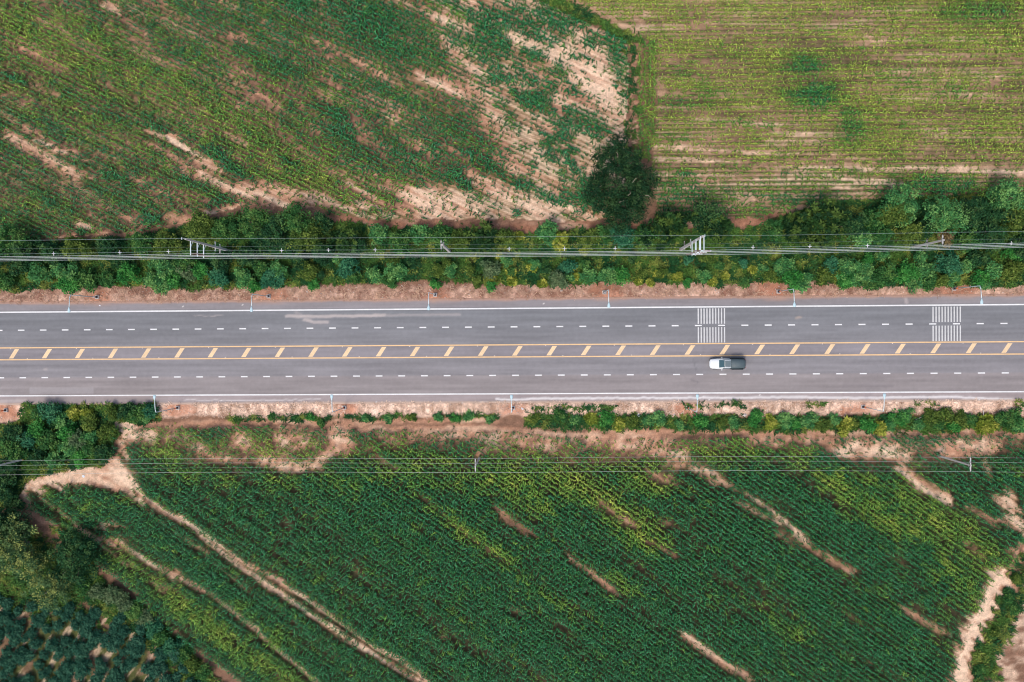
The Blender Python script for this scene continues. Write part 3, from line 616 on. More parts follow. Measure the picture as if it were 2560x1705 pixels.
# volunteers and small weeds dotted over the open soil
wm = (inA | inB | inC | inD | (orange > .3)) * smooth(.25, .7, hard) * (.10 + .9 * smooth(.50, .66, fbm(XX, YY, 1.1, 451, 3)))
x, y = scatter(np.clip(wm, 0, 1) * (1 - .5 * orange), 1.6, 453)
blades("weeds", x, y, .20 + .16 * fbm(x, y, .8, 455, 2), veg_cols(x, y, 457), M_TREE, "small green weeds dotted over the open soil of the fields", "weeds", 459, 6, .16, .5)
x, y = scatter(np.clip(vn * .85 * (1 - foot * .7), 0, 1), 9, 431); c = fbm(x, y, 1.2, 433, 2)[:, None]
blades("dry_grass", x, y, .34, np.array([.30, .165, .11]) * (1 - c) + np.array([.78, .54, .38]) * c, M_DRY, "reddish brown dead grass on the upper roadside verge", "grass", 435, 4, .09, .35)
x, y = scatter(np.clip(vs * .9 * (1 - foot * .85), 0, 1), 10, 441); c = fbm(x, y, 1.2, 443, 2)[:, None]
blades("dry_grass", x, y, .36, np.array([.55, .37, .27]) * (1 - c) + np.array([.92, .72, .57]) * c, M_DRY, "bleached straw coloured grass on the lower roadside verge", "grass", 445, 5, .09, .3)

# ------------------------------------------------------------------ trees and bushes
PAL = {  # two leaf colours and an accent: pale tufts, and sunlit clumps painted in
    'dark': ((.011, .056, .022), (.028, .100, .032), (.095, .190, .055)),
    'mid': ((.022, .098, .026), (.056, .170, .040), (.150, .280, .065)),
    'bright': ((.036, .150, .048), (.090, .280, .080), (.230, .430, .120)),
    'teal': ((.018, .115, .055), (.045, .190, .090), (.090, .270, .120)),
    'olive': ((.045, .100, .018), (.100, .165, .030), (.200, .270, .050)),
    'yellow': ((.120, .190, .025), (.260, .320, .045), (.580, .560, .110)),
    'rosette': ((.009, .042, .016), (.030, .085, .020), (.130, .210, .040)),
    'grey': ((.060, .120, .048), (.110, .180, .080), (.180, .240, .110)),
    'brown': ((.120, .085, .040), (.200, .150, .070), (.280, .220, .080)),
    'vivid': ((.022, .150, .030), (.055, .250, .045), (.120, .360, .075)),
    'swt': ((.040, .110, .044), (.130, .215, .070), (.420, .450, .120)),  # last colour paints in the yellow sunlit tips
    'cassava': ((.014, .078, .046), (.036, .135, .080), (.080, .210, .120)),
}
WORD = {'swt': 'grey green', 'dark': 'dark green', 'mid': 'mid green', 'bright': 'light green', 'teal': 'bluish green', 'olive': 'olive green', 'yellow': 'yellow green', 'rosette': 'dark tufted', 'grey': 'greyish green', 'brown': 'half withered brown', 'vivid': 'vivid green'}

def crown_np(lobes, pal, rs, clump_r=.55, leaf=.26, dens=1.0, star=False):
    """lobes: (x, y, z, rx, rz) ellipsoids; foliage is leaf blades gathered in clumps on their upper shell"""
    A, B, Cc = [np.array(c) for c in PAL[pal]]
    Vs = []; Cs = []
    for (lx, ly, lz, rx, rz) in lobes:
        ncl = max(5, int(dens * 5.2 * (rx / clump_r) ** 2 * (1.5 if star else 1)))
        th = rs.uniform(0, 2 * math.pi, ncl); uz = rs.uniform(-.35, 1, ncl); rr = np.sqrt(1 - np.clip(uz, -1, 1) ** 2)
        rad = rs.uniform(.55, 1.16, ncl) * (1 + .16 * np.sin(3 * th + rs.uniform(0, 6)) + .10 * np.sin(5 * th + rs.uniform(0, 6)))
        c = np.stack([lx + rx * rad * rr * np.cos(th), ly + rx * rad * rr * np.sin(th), lz + rz * rad * uz], -1)
        cr = clump_r * rs.uniform(.65, 1.3, ncl)
        mixv = np.clip(rs.rand(ncl) ** 1.6 + .25 * (uz > .55), 0, 1); acc = (rs.rand(ncl) < (.36 if not star else .40)) & (uz > .05)  # upper clumps coloured lighter, as if sunlit
        nl = 26 if not star else 30
        d = rs.normal(0, 1, (ncl, nl, 3)); d /= np.linalg.norm(d, axis=2, keepdims=True); d[..., 2] = np.abs(d[..., 2]) * .85 + (-.25 if not star else .05)
        pos = c[:, None] + d * cr[:, None, None] * (rs.uniform(.45, 1.0, (ncl, nl, 1)) if not star else .12)
        tdir = rs.normal(0, 1, (ncl, nl, 3)) * (.7 if not star else .12) + d * (.5 if not star else 1.0)
        tdir[..., 2] *= .55
        tdir /= np.linalg.norm(tdir, axis=2, keepdims=True)
        nrm = d * .7 + rs.normal(0, .45, (ncl, nl, 3)); nrm[..., 2] += .6
        sd = np.cross(tdir, nrm); sd /= np.linalg.norm(sd, axis=2, keepdims=True) + 1e-6
        s = leaf * rs.uniform(.7, 1.3, (ncl, nl, 1)) * (1.0 if not star else 2.1); w = s * (.34 if not star else .15)
        q = np.stack([pos, pos + tdir * s * .5 + sd * w, pos + tdir * s, pos + tdir * s * .5 - sd * w], 2)
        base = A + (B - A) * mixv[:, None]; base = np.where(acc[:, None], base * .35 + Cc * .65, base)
        col = base[:, None] * rs.uniform(.7, 1.3, (ncl, nl, 1))
        Vs.append(q.reshape(-1, 4, 3)); Cs.append(np.repeat(col.reshape(-1, 1, 3), 4, 1))
    V = np.concatenate(Vs); C = np.concatenate(Cs); n = len(V)
    V[..., 2] = np.maximum(V[..., 2], .03)
    return V.reshape(-1, 3), np.arange(n * 4).reshape(-1, 4), C.reshape(-1, 3)

def tube_np(paths, sides=6):
    V = []; Q = []
    for pts in paths:
        rings = []
        for i, (p, r) in enumerate(pts):
            a = Vector(pts[min(i + 1, len(pts) - 1)][0]) - Vector(pts[max(i - 1, 0)][0]); a.normalize()
            u = a.cross(Vector((0, 0, 1)) if abs(a.z) < .9 else Vector((1, 0, 0))); u.normalize(); v = a.cross(u)
            o = len(V)
            for k in range(sides):
                t = 2 * math.pi * k / sides; V.append(tuple(Vector(p) + u * (r * math.cos(t)) + v * (r * math.sin(t))))
            rings.append(o)
        for o1, o2 in zip(rings[:-1], rings[1:]):
            for k in range(sides): Q.append((o1 + k, o1 + (k + 1) % sides, o2 + (k + 1) % sides, o2 + k))
        for o1 in (rings[0], rings[-1]):
            for k in range(1, sides - 1, 2):
                Q.append((o1, o1 + k, o1 + k + 1, o1 + (k + 2) % sides if k + 2 < sides else o1 + k + 1))
    Q4 = [q for q in Q if len(set(q)) == 4]; T = [tuple(dict.fromkeys(q)) for q in Q if len(set(q)) == 3]
    return np.array(V), np.array(Q4), (np.array(T) if T else None)

def tube_obj(name, paths, mat, parent=None, sides=6):
    V, Q, T = tube_np(paths, sides)
    return link(name, mesh_np(name, V, Q, T, None, mat, True), parent)

PXM = 14.22
def plant(kind, px, py, rpx, h, pal, seed, label, cat, group, lobes=None, sx=1.0):
    rs = np.random.RandomState(seed)
    R = rpx / PXM
    hb = h * .62
    x, y = W(px, py, hb); x, y = float(x), float(y); z = float(ground_z(y))
    R *= (CAM_H - hb) / CAM_H
    root = empty(kind, (x, y, z))
    if lobes is None:
        lobes = []
        n = 4 if R < 1.2 else (6 if R < 2.4 else 8)
        lobes.append((rs.normal(0, .12) * R, rs.normal(0, .12) * R, h * .50, R * .66, h * .42))
        for k in range(n):
            a = rs.uniform(0, 2 * math.pi); q = R * rs.uniform(.30, .86); lobes.append((q * math.cos(a), q * math.sin(a) * .85, h * rs.uniform(.25, .70), R * rs.uniform(.20, .50), h * rs.uniform(.16, .34)))
    star = pal in ('rosette', 'yellow')
    cr = .38 if R < 1.3 else (.55 if R < 2.4 else .72)
    if star: cr *= 1.5
    V, Q, C = crown_np(lobes, pal, rs, cr, .24 if R < 1.3 else .32, .80, star)
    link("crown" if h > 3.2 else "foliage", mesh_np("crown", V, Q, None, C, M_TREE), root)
    r0 = .05 + .022 * h; paths = [[((0, 0, -.1), r0), ((rs.normal(0, .1), rs.normal(0, .1), h * .3), r0 * .75), ((rs.normal(0, .2), rs.normal(0, .2), h * .7), r0 * .35)]]
    for (lx, ly, lz, lr, lrz) in lobes[1:]:
        paths.append([((0, 0, h * .12), r0 * .6), ((lx * .5, ly * .5, lz * .65), r0 * .42), ((lx * .95, ly * .95, lz + lrz * .3), r0 * .15)])
    tube_obj("trunk" if h > 3.2 else "stem", paths, M_BARK, root, 5)
    tag(root, label, cat, group); return root

ORD = ['first', 'second', 'third', 'fourth', 'fifth', 'sixth', 'seventh', 'eighth', 'ninth', 'tenth', 'eleventh', 'twelfth', 'thirteenth', 'fourteenth', 'fifteenth', 'sixteenth', 'seventeenth', 'eighteenth', 'nineteenth', 'twentieth', 'twenty-first', 'twenty-second', 'twenty-third', 'twenty-fourth']
# trees of the belt above the road: (px, py, crown radius px, height, palette)
BELT = [(23, 595, 42, 6, 'mid'), (57, 625, 34, 5, 'dark'), (126, 633, 32, 4.5, 'dark'), (184, 622, 34, 4, 'olive'), (268, 620, 32, 3.8, 'dark'), (356, 606, 34, 4.5, 'mid'), (413, 612, 34, 5, 'olive'), (497, 570, 42, 5.5, 'olive'), (555, 572, 38, 5.5, 'mid'), (612, 640, 32, 4.5, 'dark'), (551, 650, 30, 4, 'dark'),
        (627, 556, 44, 6, 'mid'), (655, 600, 34, 5, 'dark'), (690, 580, 46, 6.5, 'dark'), (743, 547, 48, 7, 'mid'), (766, 590, 44, 6.5, 'olive'), (804, 556, 26, 5, 'dark'), (854, 596, 38, 5, 'rosette'), (735, 628, 28, 4, 'dark'), (800, 630, 30, 4, 'dark'),
        (946, 578, 27, 4, 'bright'), (1003, 601, 35, 4.5, 'mid'), (1050, 584, 25, 4, 'bright'), (1099, 584, 31, 4, 'mid'), (1202, 593, 42, 5, 'rosette'), (1262, 596, 26, 3.5, 'olive'), (895, 612, 26, 3.5, 'dark'), (1150, 600, 26, 3.5, 'olive'),
        (1372, 584, 30, 4.5, 'bright'), (1404, 604, 20, 3.5, 'yellow'), (1475, 598, 25, 3.5, 'olive'), (1513, 582, 24, 3.5, 'mid'), (1556, 586, 30, 4.2, 'teal'), (1609, 590, 30, 4, 'mid'), (1663, 578, 48, 5.5, 'rosette'), (1706, 552, 44, 6, 'rosette'), (1772, 535, 46, 6, 'dark'), (1790, 570, 36, 5, 'rosette'),
        (1930, 572, 28, 4, 'mid'), (2008, 566, 46, 5.5, 'rosette'), (2080, 545, 54, 6.5, 'rosette'), (2050, 600, 36, 5, 'rosette'), (2142, 560, 30, 5, 'dark'), (2156, 594, 28, 4.5, 'bright'), (2190, 548, 34, 5, 'mid'), (2212, 590, 28, 4.5, 'mid'), (2261, 510, 50, 7, 'bright'), (2240, 530, 34, 6, 'olive'), (2282, 588, 32, 5, 'olive'), (2366, 592, 19, 4, 'brown'),
        (2366, 540, 50, 7, 'bright'), (2320, 570, 24, 5, 'dark'), (2440, 535, 44, 6.5, 'dark'), (2480, 590, 44, 6, 'dark'), (2430, 600, 32, 5, 'mid'), (2535, 492, 48, 7.5, 'bright'), (2541, 548, 40, 6, 'olive'), (2560, 610, 34, 5, 'dark'), (2492, 540, 30, 6, 'dark'), (-30, 640, 40, 5, 'dark'), (2610, 560, 46, 6, 'dark')]
# bushes nearer the road: px, py, radius, height, palette
BUSH = [(8, 711, 24, 2.6, 'mid'), (38, 668, 30, 3, 'dark'), (96, 688, 31, 3, 'bright'), (157, 673, 31, 3.2, 'bright'), (160, 714, 26, 2.6, 'vivid'), (214, 700, 29, 2.8, 'mid'), (264, 698, 21, 2.4, 'mid'), (318, 685, 30, 3, 'vivid'), (300, 655, 22, 2.4, 'dark'), (405, 668, 33, 3.2, 'bright'), (394, 706, 31, 2.8, 'bright'), (432, 698, 23, 2.4, 'vivid'), (459, 648, 28, 3, 'mid'), (461, 680, 22, 2.6, 'grey'), (497, 677, 24, 2.8, 'vivid'), (539, 694, 28, 2.8, 'teal'), (604, 694, 27, 2.8, 'bright'), (635, 714, 18, 2.2, 'vivid'), (650, 672, 20, 2.6, 'mid'),
        (675, 696, 30, 3, 'teal'), (696, 676, 26, 2.8, 'bright'), (766, 676, 26, 2.4, 'olive'), (783, 708, 15, 2, 'vivid'), (866, 667, 31, 3, 'teal'), (880, 690, 18, 2, 'mid'), (933, 688, 20, 2.4, 'bright'), (986, 678, 27, 2.6, 'bright'), (973, 704, 18, 2, 'mid'), (1130, 673, 18, 2.2, 'bright'), (1088, 709, 13, 1.6, 'vivid'), (1225, 671, 24, 2.6, 'grey'), (1222, 718, 14, 1.8, 'vivid'), (1264, 652, 16, 2.2, 'bright'), (1190, 704, 16, 1.8, 'olive'),
        (1397, 704, 26, 2.6, 'grey'), (1423, 667, 19, 2.2, 'teal'), (1471, 690, 21, 2.2, 'bright'), (1521, 690, 24, 2.4, 'bright'), (1554, 687, 21, 2.4, 'vivid'), (1764, 688, 17, 2, 'bright'), (1722, 709, 13, 1.6, 'vivid'), (1863, 705, 14, 1.8, 'mid'), (1926, 690, 18, 2.2, 'olive'),
        (1968, 666, 24, 2.6, 'bright'), (1985, 692, 27, 2.6, 'vivid'), (2012, 706, 21, 2.2, 'bright'), (2075, 690, 28, 2.6, 'olive'), (2080, 660, 20, 2.4, 'teal'), (2123, 668, 26, 2.8, 'bright'), (2123, 697, 24, 2.4, 'vivid'), (2159, 688, 28, 2.8, 'bright'), (2177, 706, 21, 2.2, 'mid'), (2217, 687, 28, 2.8, 'mid'), (2266, 675, 32, 3, 'vivid'), (2291, 706, 20, 2.2, 'bright'), (2317, 672, 26, 2.8, 'bright'), (2324, 702, 20, 2.2, 'mid'), (2357, 696, 20, 2.4, 'olive'), (2378, 662, 30, 3, 'teal'), (2388, 694, 18, 2.2, 'bright'), (2413, 664, 20, 2.4, 'bright'),
        (2457, 694, 24, 2.4, 'vivid'), (2490, 675, 22, 2.4, 'bright'), (2464, 709, 14, 1.8, 'bright'), (2444, 644, 26, 3, 'dark'), (2541, 631, 20, 2.6, 'vivid'), (2536, 674, 26, 2.6, 'olive'), (2210, 636, 16, 2.6, 'bright'), (2171, 649, 15, 2.4, 'vivid'), (2306, 641, 15, 2.4, 'bright')]
YWEED = [(1231, 694, 7), (1283, 704, 11), (1276, 679, 9), (1297, 590, 10), (1356, 708, 8), (1435, 692, 10), (1649, 683, 8), (1597, 702, 9), (1626, 706, 7), (1695, 692, 8), (1785, 706, 8), (1886, 675, 8), (1815, 688, 8), (1460, 625, 8), (1330, 668, 9), (1250, 640, 7)]
_r = random.Random(5)
for _i in range(26):
    BUSH.append((700 + _i * 48 + _r.uniform(-14, 14), _r.uniform(640, 694), _r.uniform(10, 18), _r.uniform(1.5, 2.2), _r.choice(['mid', 'dark', 'olive', 'bright', 'teal', 'mid'])))
SWB = [(119, 1031, 26, 2.6, 'teal'), (147, 1055, 25, 2.6, 'bright'), (86, 1069, 25, 2.8, 'vivid'), (28, 1088, 28, 3, 'dark'), (14, 1117, 25, 3, 'mid'), (66, 1103, 24, 2.8, 'teal'), (109, 1107, 26, 2.8, 'mid'), (157, 1083, 24, 2.6, 'vivid'), (185, 1098, 22, 2.6, 'grey'), (166, 1122, 24, 2.6, 'bright'), (219, 1120, 24, 2.4, 'mid'), (214, 1090, 22, 2.4, 'bright'), (257, 1131, 23, 2.4, 'dark'), (266, 1082, 24, 2, 'olive'), (223, 1055, 25, 2.2, 'olive'), (181, 1036, 16, 1.8, 'yellow'), (219, 1030, 12, 1.6, 'yellow'), (276, 1030, 22, 2, 'olive'), (314, 1028, 22, 2.2, 'dark'), (347, 1030, 22, 2.2, 'mid'), (376, 1024, 20, 2.2, 'teal'), (366, 1048, 17, 2, 'bright'), (333, 1045, 18, 2, 'mid'), (48, 1140, 26, 3, 'mid'), (95, 1145, 26, 2.8, 'dark'), (133, 1152, 22, 2.4, 'bright'), (14, 1162, 26, 3, 'dark'), (14, 1198, 26, 3, 'dark'), (10, 1236, 30, 3.2, 'dark'), (24, 1268, 28, 3, 'dark'), (90, 1033, 18, 2.2, 'mid'), (190, 1145, 20, 2.2, 'vivid')]
SB = [(1402, 1036, 17, 1.9, 'teal'), (1435, 1050, 15, 1.5, 'mid'), (1478, 1049, 16, 1.5, 'yellow'), (1516, 1046, 20, 2, 'vivid'), (1549, 1060, 15, 1.4, 'yellow'), (1582, 1055, 18, 1.6, 'olive'), (1620, 1056, 16, 1.6, 'mid'), (1647, 1048, 20, 1.8, 'mid'), (1701, 1063, 12, 1.4, 'mid'), (1758, 1048, 20, 2, 'vivid'), (1810, 1055, 14, 1.5, 'olive'), (1834, 1060, 17, 1.8, 'bright'), (1891, 1046, 22, 2.1, 'vivid'), (1929, 1056, 17, 1.6, 'yellow'), (1960, 1050, 20, 1.9, 'bright'), (1988, 1060, 16, 1.7, 'vivid'), (2026, 1050, 20, 1.8, 'mid'), (2064, 1060, 18, 1.7, 'olive'), (2090, 1050, 16, 1.6, 'mid'), (2114, 1068, 19, 1.8, 'yellow'), (2137, 1058, 16, 1.6, 'olive'), (2178, 1067, 19, 1.8, 'vivid'), (2203, 1071, 15, 1.5, 'yellow'), (2233, 1060, 17, 1.7, 'mid'), (2250, 1043, 20, 1.9, 'vivid'), (2270, 1038, 17, 1.7, 'bright'), (2334, 1044, 22, 1.8, 'olive'), (2352, 1063, 14, 1.5, 'teal'), (2368, 1040, 19, 1.7, 'olive'), (2389, 1067, 16, 1.7, 'vivid'), (2402, 1050, 19, 1.7, 'olive'), (2430, 1050, 17, 1.7, 'teal'), (2471, 1060, 24, 1.7, 'yellow'), (2525, 1048, 26, 2.3, 'teal'), (2549, 1064, 17, 1.8, 'mid'),
      (673, 1043, 11, 1, 'teal'), (740, 1045, 9, .9, 'dark'), (776, 1043, 12, 1, 'vivid'), (911, 1045, 13, 1.1, 'mid'), (968, 1048, 12, 1.1, 'mid'), (1030, 1045, 10, 1, 'olive'), (1096, 1041, 17, 1.2, 'mid'), (1136, 1045, 13, 1.1, 'vivid'), (1172, 1043, 15, 1.2, 'mid'), (1226, 1050, 13, 1.1, 'mid'), (2300, 1060, 14, 1.5, 'mid'), (800, 1060, 10, 1, 'dark'), (1340, 1048, 14, 1.2, 'olive')]
LN = [243, 672, 1088, 1511, 1946, 2385]; LSx = [15, 445, 861, 1283, 1719, 2157]
def seg_label(items, refs, refname, what, seedbase, kind, cat, group):
    cnt = {}
    for i, (px, py, r, h, pal) in sorted(enumerate(items), key=lambda t: t[1][0]):
        s = sum(1 for q in refs if q < px); cnt[s] = cnt.get(s, 0) + 1; n = ORD[cnt[s] - 1]
        place = (f"{n} from the left, left of the first {refname}" if s == 0 else f"{n} from the left right of the last {refname}" if s == len(refs) else f"{n} right of the {ORD[s - 1]} {refname}")
        lab = f"{WORD[pal]} {what}, {place}"
        k = kind if h > 3.2 else ("bush" if kind == "tree" else kind)
        plant(k, px, py, r, h, pal, seedbase + i, lab, "tree" if k == "tree" else cat, group)
seg_label(BELT, LN, "upper lamp", "upper belt tree", 1000, "tree", "tree", "trees in the belt above the road")
seg_label(BUSH, LN, "upper lamp", "upper roadside bush", 2000, "bush", "bush", "bushes along the upper verge")
seg_label(SWB, [100, 200, 300], "hundred", "bush", 3000, "bush", "bush", "bushes in the lower left thicket") if False else None
for i, (px, py, r, h, pal) in enumerate(SWB):
    row = 'top' if py < 1060 else ('second' if py < 1110 else ('third' if py < 1170 else 'lowest'))
    k = sum(1 for q in SWB if q[0] < px and (('top' if q[1] < 1060 else ('second' if q[1] < 1110 else ('third' if q[1] < 1170 else 'lowest'))) == row))
    plant("bush", px, py, r, h, pal, 3000 + i, f"{WORD[pal]} bush in the {row} row of the lower left thicket, {ORD[k]} from left", "bush", "bushes in the lower left thicket")
SB = [(a, b, r * (1 if a > 1340 else .8), h * .72, {'mid': 'bright', 'dark': 'mid', 'teal': 'mid'}.get(p, p)) for a, b, r, h, p in SB]
seg_label(SB, LSx, "lower lamp", "lower ditch bush", 4000, "bush", "bush", "bushes in the ditch below the road")
for i, (px, py, r) in enumerate(sorted(YWEED)):
    plant("weed_tuft", px, py, r, 1.0, 'yellow', 5000 + i, f"pale yellow weed tuft above the road, {ORD[i]} from the left", "weed", "yellow weed tufts above the road")

# lone big tree between the upper fields
def big_tree():
    S = 1 / PXM
    c = (1548, 462)
    lob = []
    for (dx, dy, r, z, rz) in [(0, 0, 62, 5.2, 3.4), (-12, -62, 40, 5.6, 2.4), (-10, -92, 26, 5.8, 1.9), (52, -10, 40, 4.6, 2.4), (58, 20, 30, 4.2, 2.2), (-48, 30, 38, 4.0, 2.4), (12, 52, 42, 4.2, 2.6), (-5, 85, 28, 3.0, 2.0), (-58, -6, 20, 4.4, 1.6), (-50, -62, 16, 5.0, 1.2), (35, 60, 28, 3.8, 2.0), (24, -46, 30, 6.6, 1.9)]:
        lob.append((dx * S, -dy * S, z, r * S * .96, rz))
    x, y = W(c[0], c[1], 5.0); root = empty("tree", (float(x), float(y), float(ground_z(y))))
    V, Q, C = crown_np(lob, 'dark', np.random.RandomState(61), .62, .27, .95)
    C = C * np.array([.58, .62, .66]); link("crown", mesh_np("crown", V, Q, None, C, M_TREE), root)
    paths = [[((0, 0, -.2), .34), ((.1, 0, 2.0), .26), ((.0, .2, 5), .14), ((.1, .3, 7.5), .05)]]
    for l in lob[1:]: paths.append([((.05, 0, 1.6), .16), ((l[0] * .55, l[1] * .55, l[2] * .75), .10), ((l[0], l[1], l[2] + l[4] * .6), .04)])
    tube_obj("trunk", paths, M_BARK, root, 6)
    dead = []
    for a, b, cc in [((1.9, -.2, 8.1), (2.3, .35, 8.6), (2.6, .5, 8.7)), ((-3.8, -.6, 6.3), (-3.3, -.5, 6.7), (-3.0, -.3, 6.8)), ((4.2, -2.0, 6.6), (4.7, -2.1, 6.9), (5.1, -2.5, 6.9)), ((-2.2, 2.9, 7.0), (-2.7, 2.7, 7.3), (-3.2, 2.3, 7.2)), ((-.2, -3.2, 7.2), (.4, -3.1, 7.5), (.7, -2.8, 7.5)), ((-.6, 5.0, 7.7), (-.4, 4.5, 7.9), (-.5, 4.0, 7.9)), ((1.2, -2.2, 7.6), (1.6, -1.9, 7.9), (1.5, -1.4, 7.9))]:
        dead.append([(a, .04), (b, .035), (cc, .015)])
    tube_obj("dead_branch", dead, mat_plain("dead_wood", (.42, .33, .26), .9), root, 4)
    tag(root, "tall dark irregular tree standing alone where the two upper fields meet", "tree")
big_tree()
for px, py, r, h, pal, lab in [(18, 1378, 88, 9, 'swt', "broad grey green tree cut by the left edge, lower left"), (112, 1476, 54, 7, 'swt', "rounded tree with yellowish tips above the lower left plantation"), (172, 1400, 64, 6, 'dark', "dark shaded tree between the lower left crowns and the maize"),
                               (-20, 1330, 60, 8, 'dark', "dark green tree top at the left edge above the broad grey green tree")]:
    plant("tree", px, py, r, h, pal, 6100 + px, lab, "tree", None)
k = 0
for (px, py, r, h, pal) in [(200, 1468, 26, 2, 'mid'), (236, 1482, 24, 2, 'grey'), (275, 1486, 26, 2, 'grey'), (305, 1508, 26, 2.2, 'grey'), (330, 1530, 24, 2, 'mid'), (356, 1552, 24, 2, 'grey'), (378, 1572, 24, 2, 'teal'), (402, 1596, 24, 2, 'mid'), (426, 1622, 24, 2, 'teal'), (452, 1640, 22, 2, 'mid'), (475, 1665, 22, 1.8, 'olive'), (505, 1688, 22, 1.8, 'mid')]:
    plant("bush", px, py, r, h, pal, 6200 + k, f"{WORD[pal]} hedge bush between plantation and maize, {ORD[k]} from the upper end", "bush", "hedge bushes at lower left"); k += 1
k = 0
for (px, py, r, h, pal) in [(2545, 1450, 14, 1.0, 'olive'), (2528, 1500, 13, 1.0, 'mid'), (2492, 1585, 13, 1.0, 'olive'), (2455, 1680, 16, 1.1, 'mid'), (2542, 1525, 15, 1.2, 'mid')]:
    plant("bush", px, py, r, h, pal, 6300 + k, f"{WORD[pal]} bush on the lower right field bank, {ORD[k]} from the top", "bush", "bushes on the lower right bank"); k += 1

# bush plantation, lower left: a few built, then copied
def cassava():
    rs = np.random.RandomState(77); protos = []; n = 0
    a = math.radians(ANG_D); ca, sa = math.cos(a), math.sin(a)
    for i in range(5):
        root = empty("plantation_bush", (0, 0, 0)); R = .92 + .10 * i; h = 1.4 + .1 * i
        lob = [(0, 0, h * .5, R * .85, h * .45)] + [(R * .5 * math.cos(t), R * .5 * math.sin(t), h * .45, R * .5, h * .3) for t in rs.uniform(0, 6.28, 3)]
        V, Q, C = crown_np(lob, 'cassava', rs, .36, .21, .9)
        link("foliage", mesh_np("foliage", V, Q, None, C, M_TREE), root)
        tube_obj("stem", [[((0, 0, -.1), .05), ((.02, .03, h * .6), .03)]] + [[((0, 0, .1), .03), ((l[0], l[1], l[2]), .015)] for l in lob[1:]], M_BARK, root, 5)
        protos.append(root)
    used = [False] * 5
    for u in np.arange(-60, 60, 1.85):
        for v in np.arange(-60, 60, 2.05):
            x0, y0 = float(W(200, 1640)[0]), float(W(200, 1640)[1])
            x = x0 + u * ca - v * sa + rs.normal(0, .34); y = y0 + u * sa + v * ca + rs.normal(0, .28)
            px, py = to_px(np.array(x), np.array(y), .5)
            if not (-45 < px < 520 and 1490 < py < 1745) or not bool(in_poly(np.array(float(px)), np.array(float(py)), D_POLY)): continue
            if rs.rand() < .20 or n >= 290: continue
            k = rs.randint(5); z = float(ground_z(y))
            if not used[k]: r = protos[k]; used[k] = True
            else:
                r = protos[k].copy(); COL.objects.link(r)
                for ch in protos[k].children:
                    c = ch.copy(); COL.objects.link(c); c.parent = r
            r.location = (x, y, z); r.rotation_euler = (0, 0, rs.uniform(0, 6.28)); s = rs.uniform(.7, 1.15); r.scale = (s, s, s)
            tag(r, "dark bluish green bush in the lower left plantation rows", "bush", "plantation bushes at lower left"); n += 1
    return n
nD = cassava()

# ------------------------------------------------------------------ built things: bmesh helpers
def bm_box(bm, c, s, rot_=None):
    r = bmesh.ops.create_cube(bm, size=1.0); M = Matrix.Diagonal((*s, 1))
    if rot_ is not None: M = rot_.to_4x4() @ M
    bmesh.ops.transform(bm, matrix=Matrix.Translation(c) @ M, verts=r['verts']); return r['verts']
def bm_tube(bm, p1, p2, r1, r2=None, seg=8):
    p1, p2 = Vector(p1), Vector(p2); d = p2 - p1; r2 = r1 if r2 is None else r2
    r = bmesh.ops.create_cone(bm, cap_ends=True, segments=seg, radius1=r1, radius2=r2, depth=d.length)
    bmesh.ops.transform(bm, matrix=Matrix.Translation((p1 + p2) / 2) @ d.to_track_quat('Z', 'Y').to_matrix().to_4x4(), verts=r['verts']); return r['verts']
def bm_obj(name, bm, mat, parent=None, smooth_=False, bevel=0.0):
    me = bpy.data.meshes.new(name)
    if bevel: bmesh.ops.bevel(bm, geom=[e for e in bm.edges], offset=bevel, segments=2, affect='EDGES')
    bm.to_mesh(me); bm.free(); me.materials.append(mat)
    if smooth_:
        for p in me.polygons: p.use_smooth = True
    o = bpy.data.objects.new(name, me); COL.objects.link(o)
    if parent: o.parent = parent
    return o

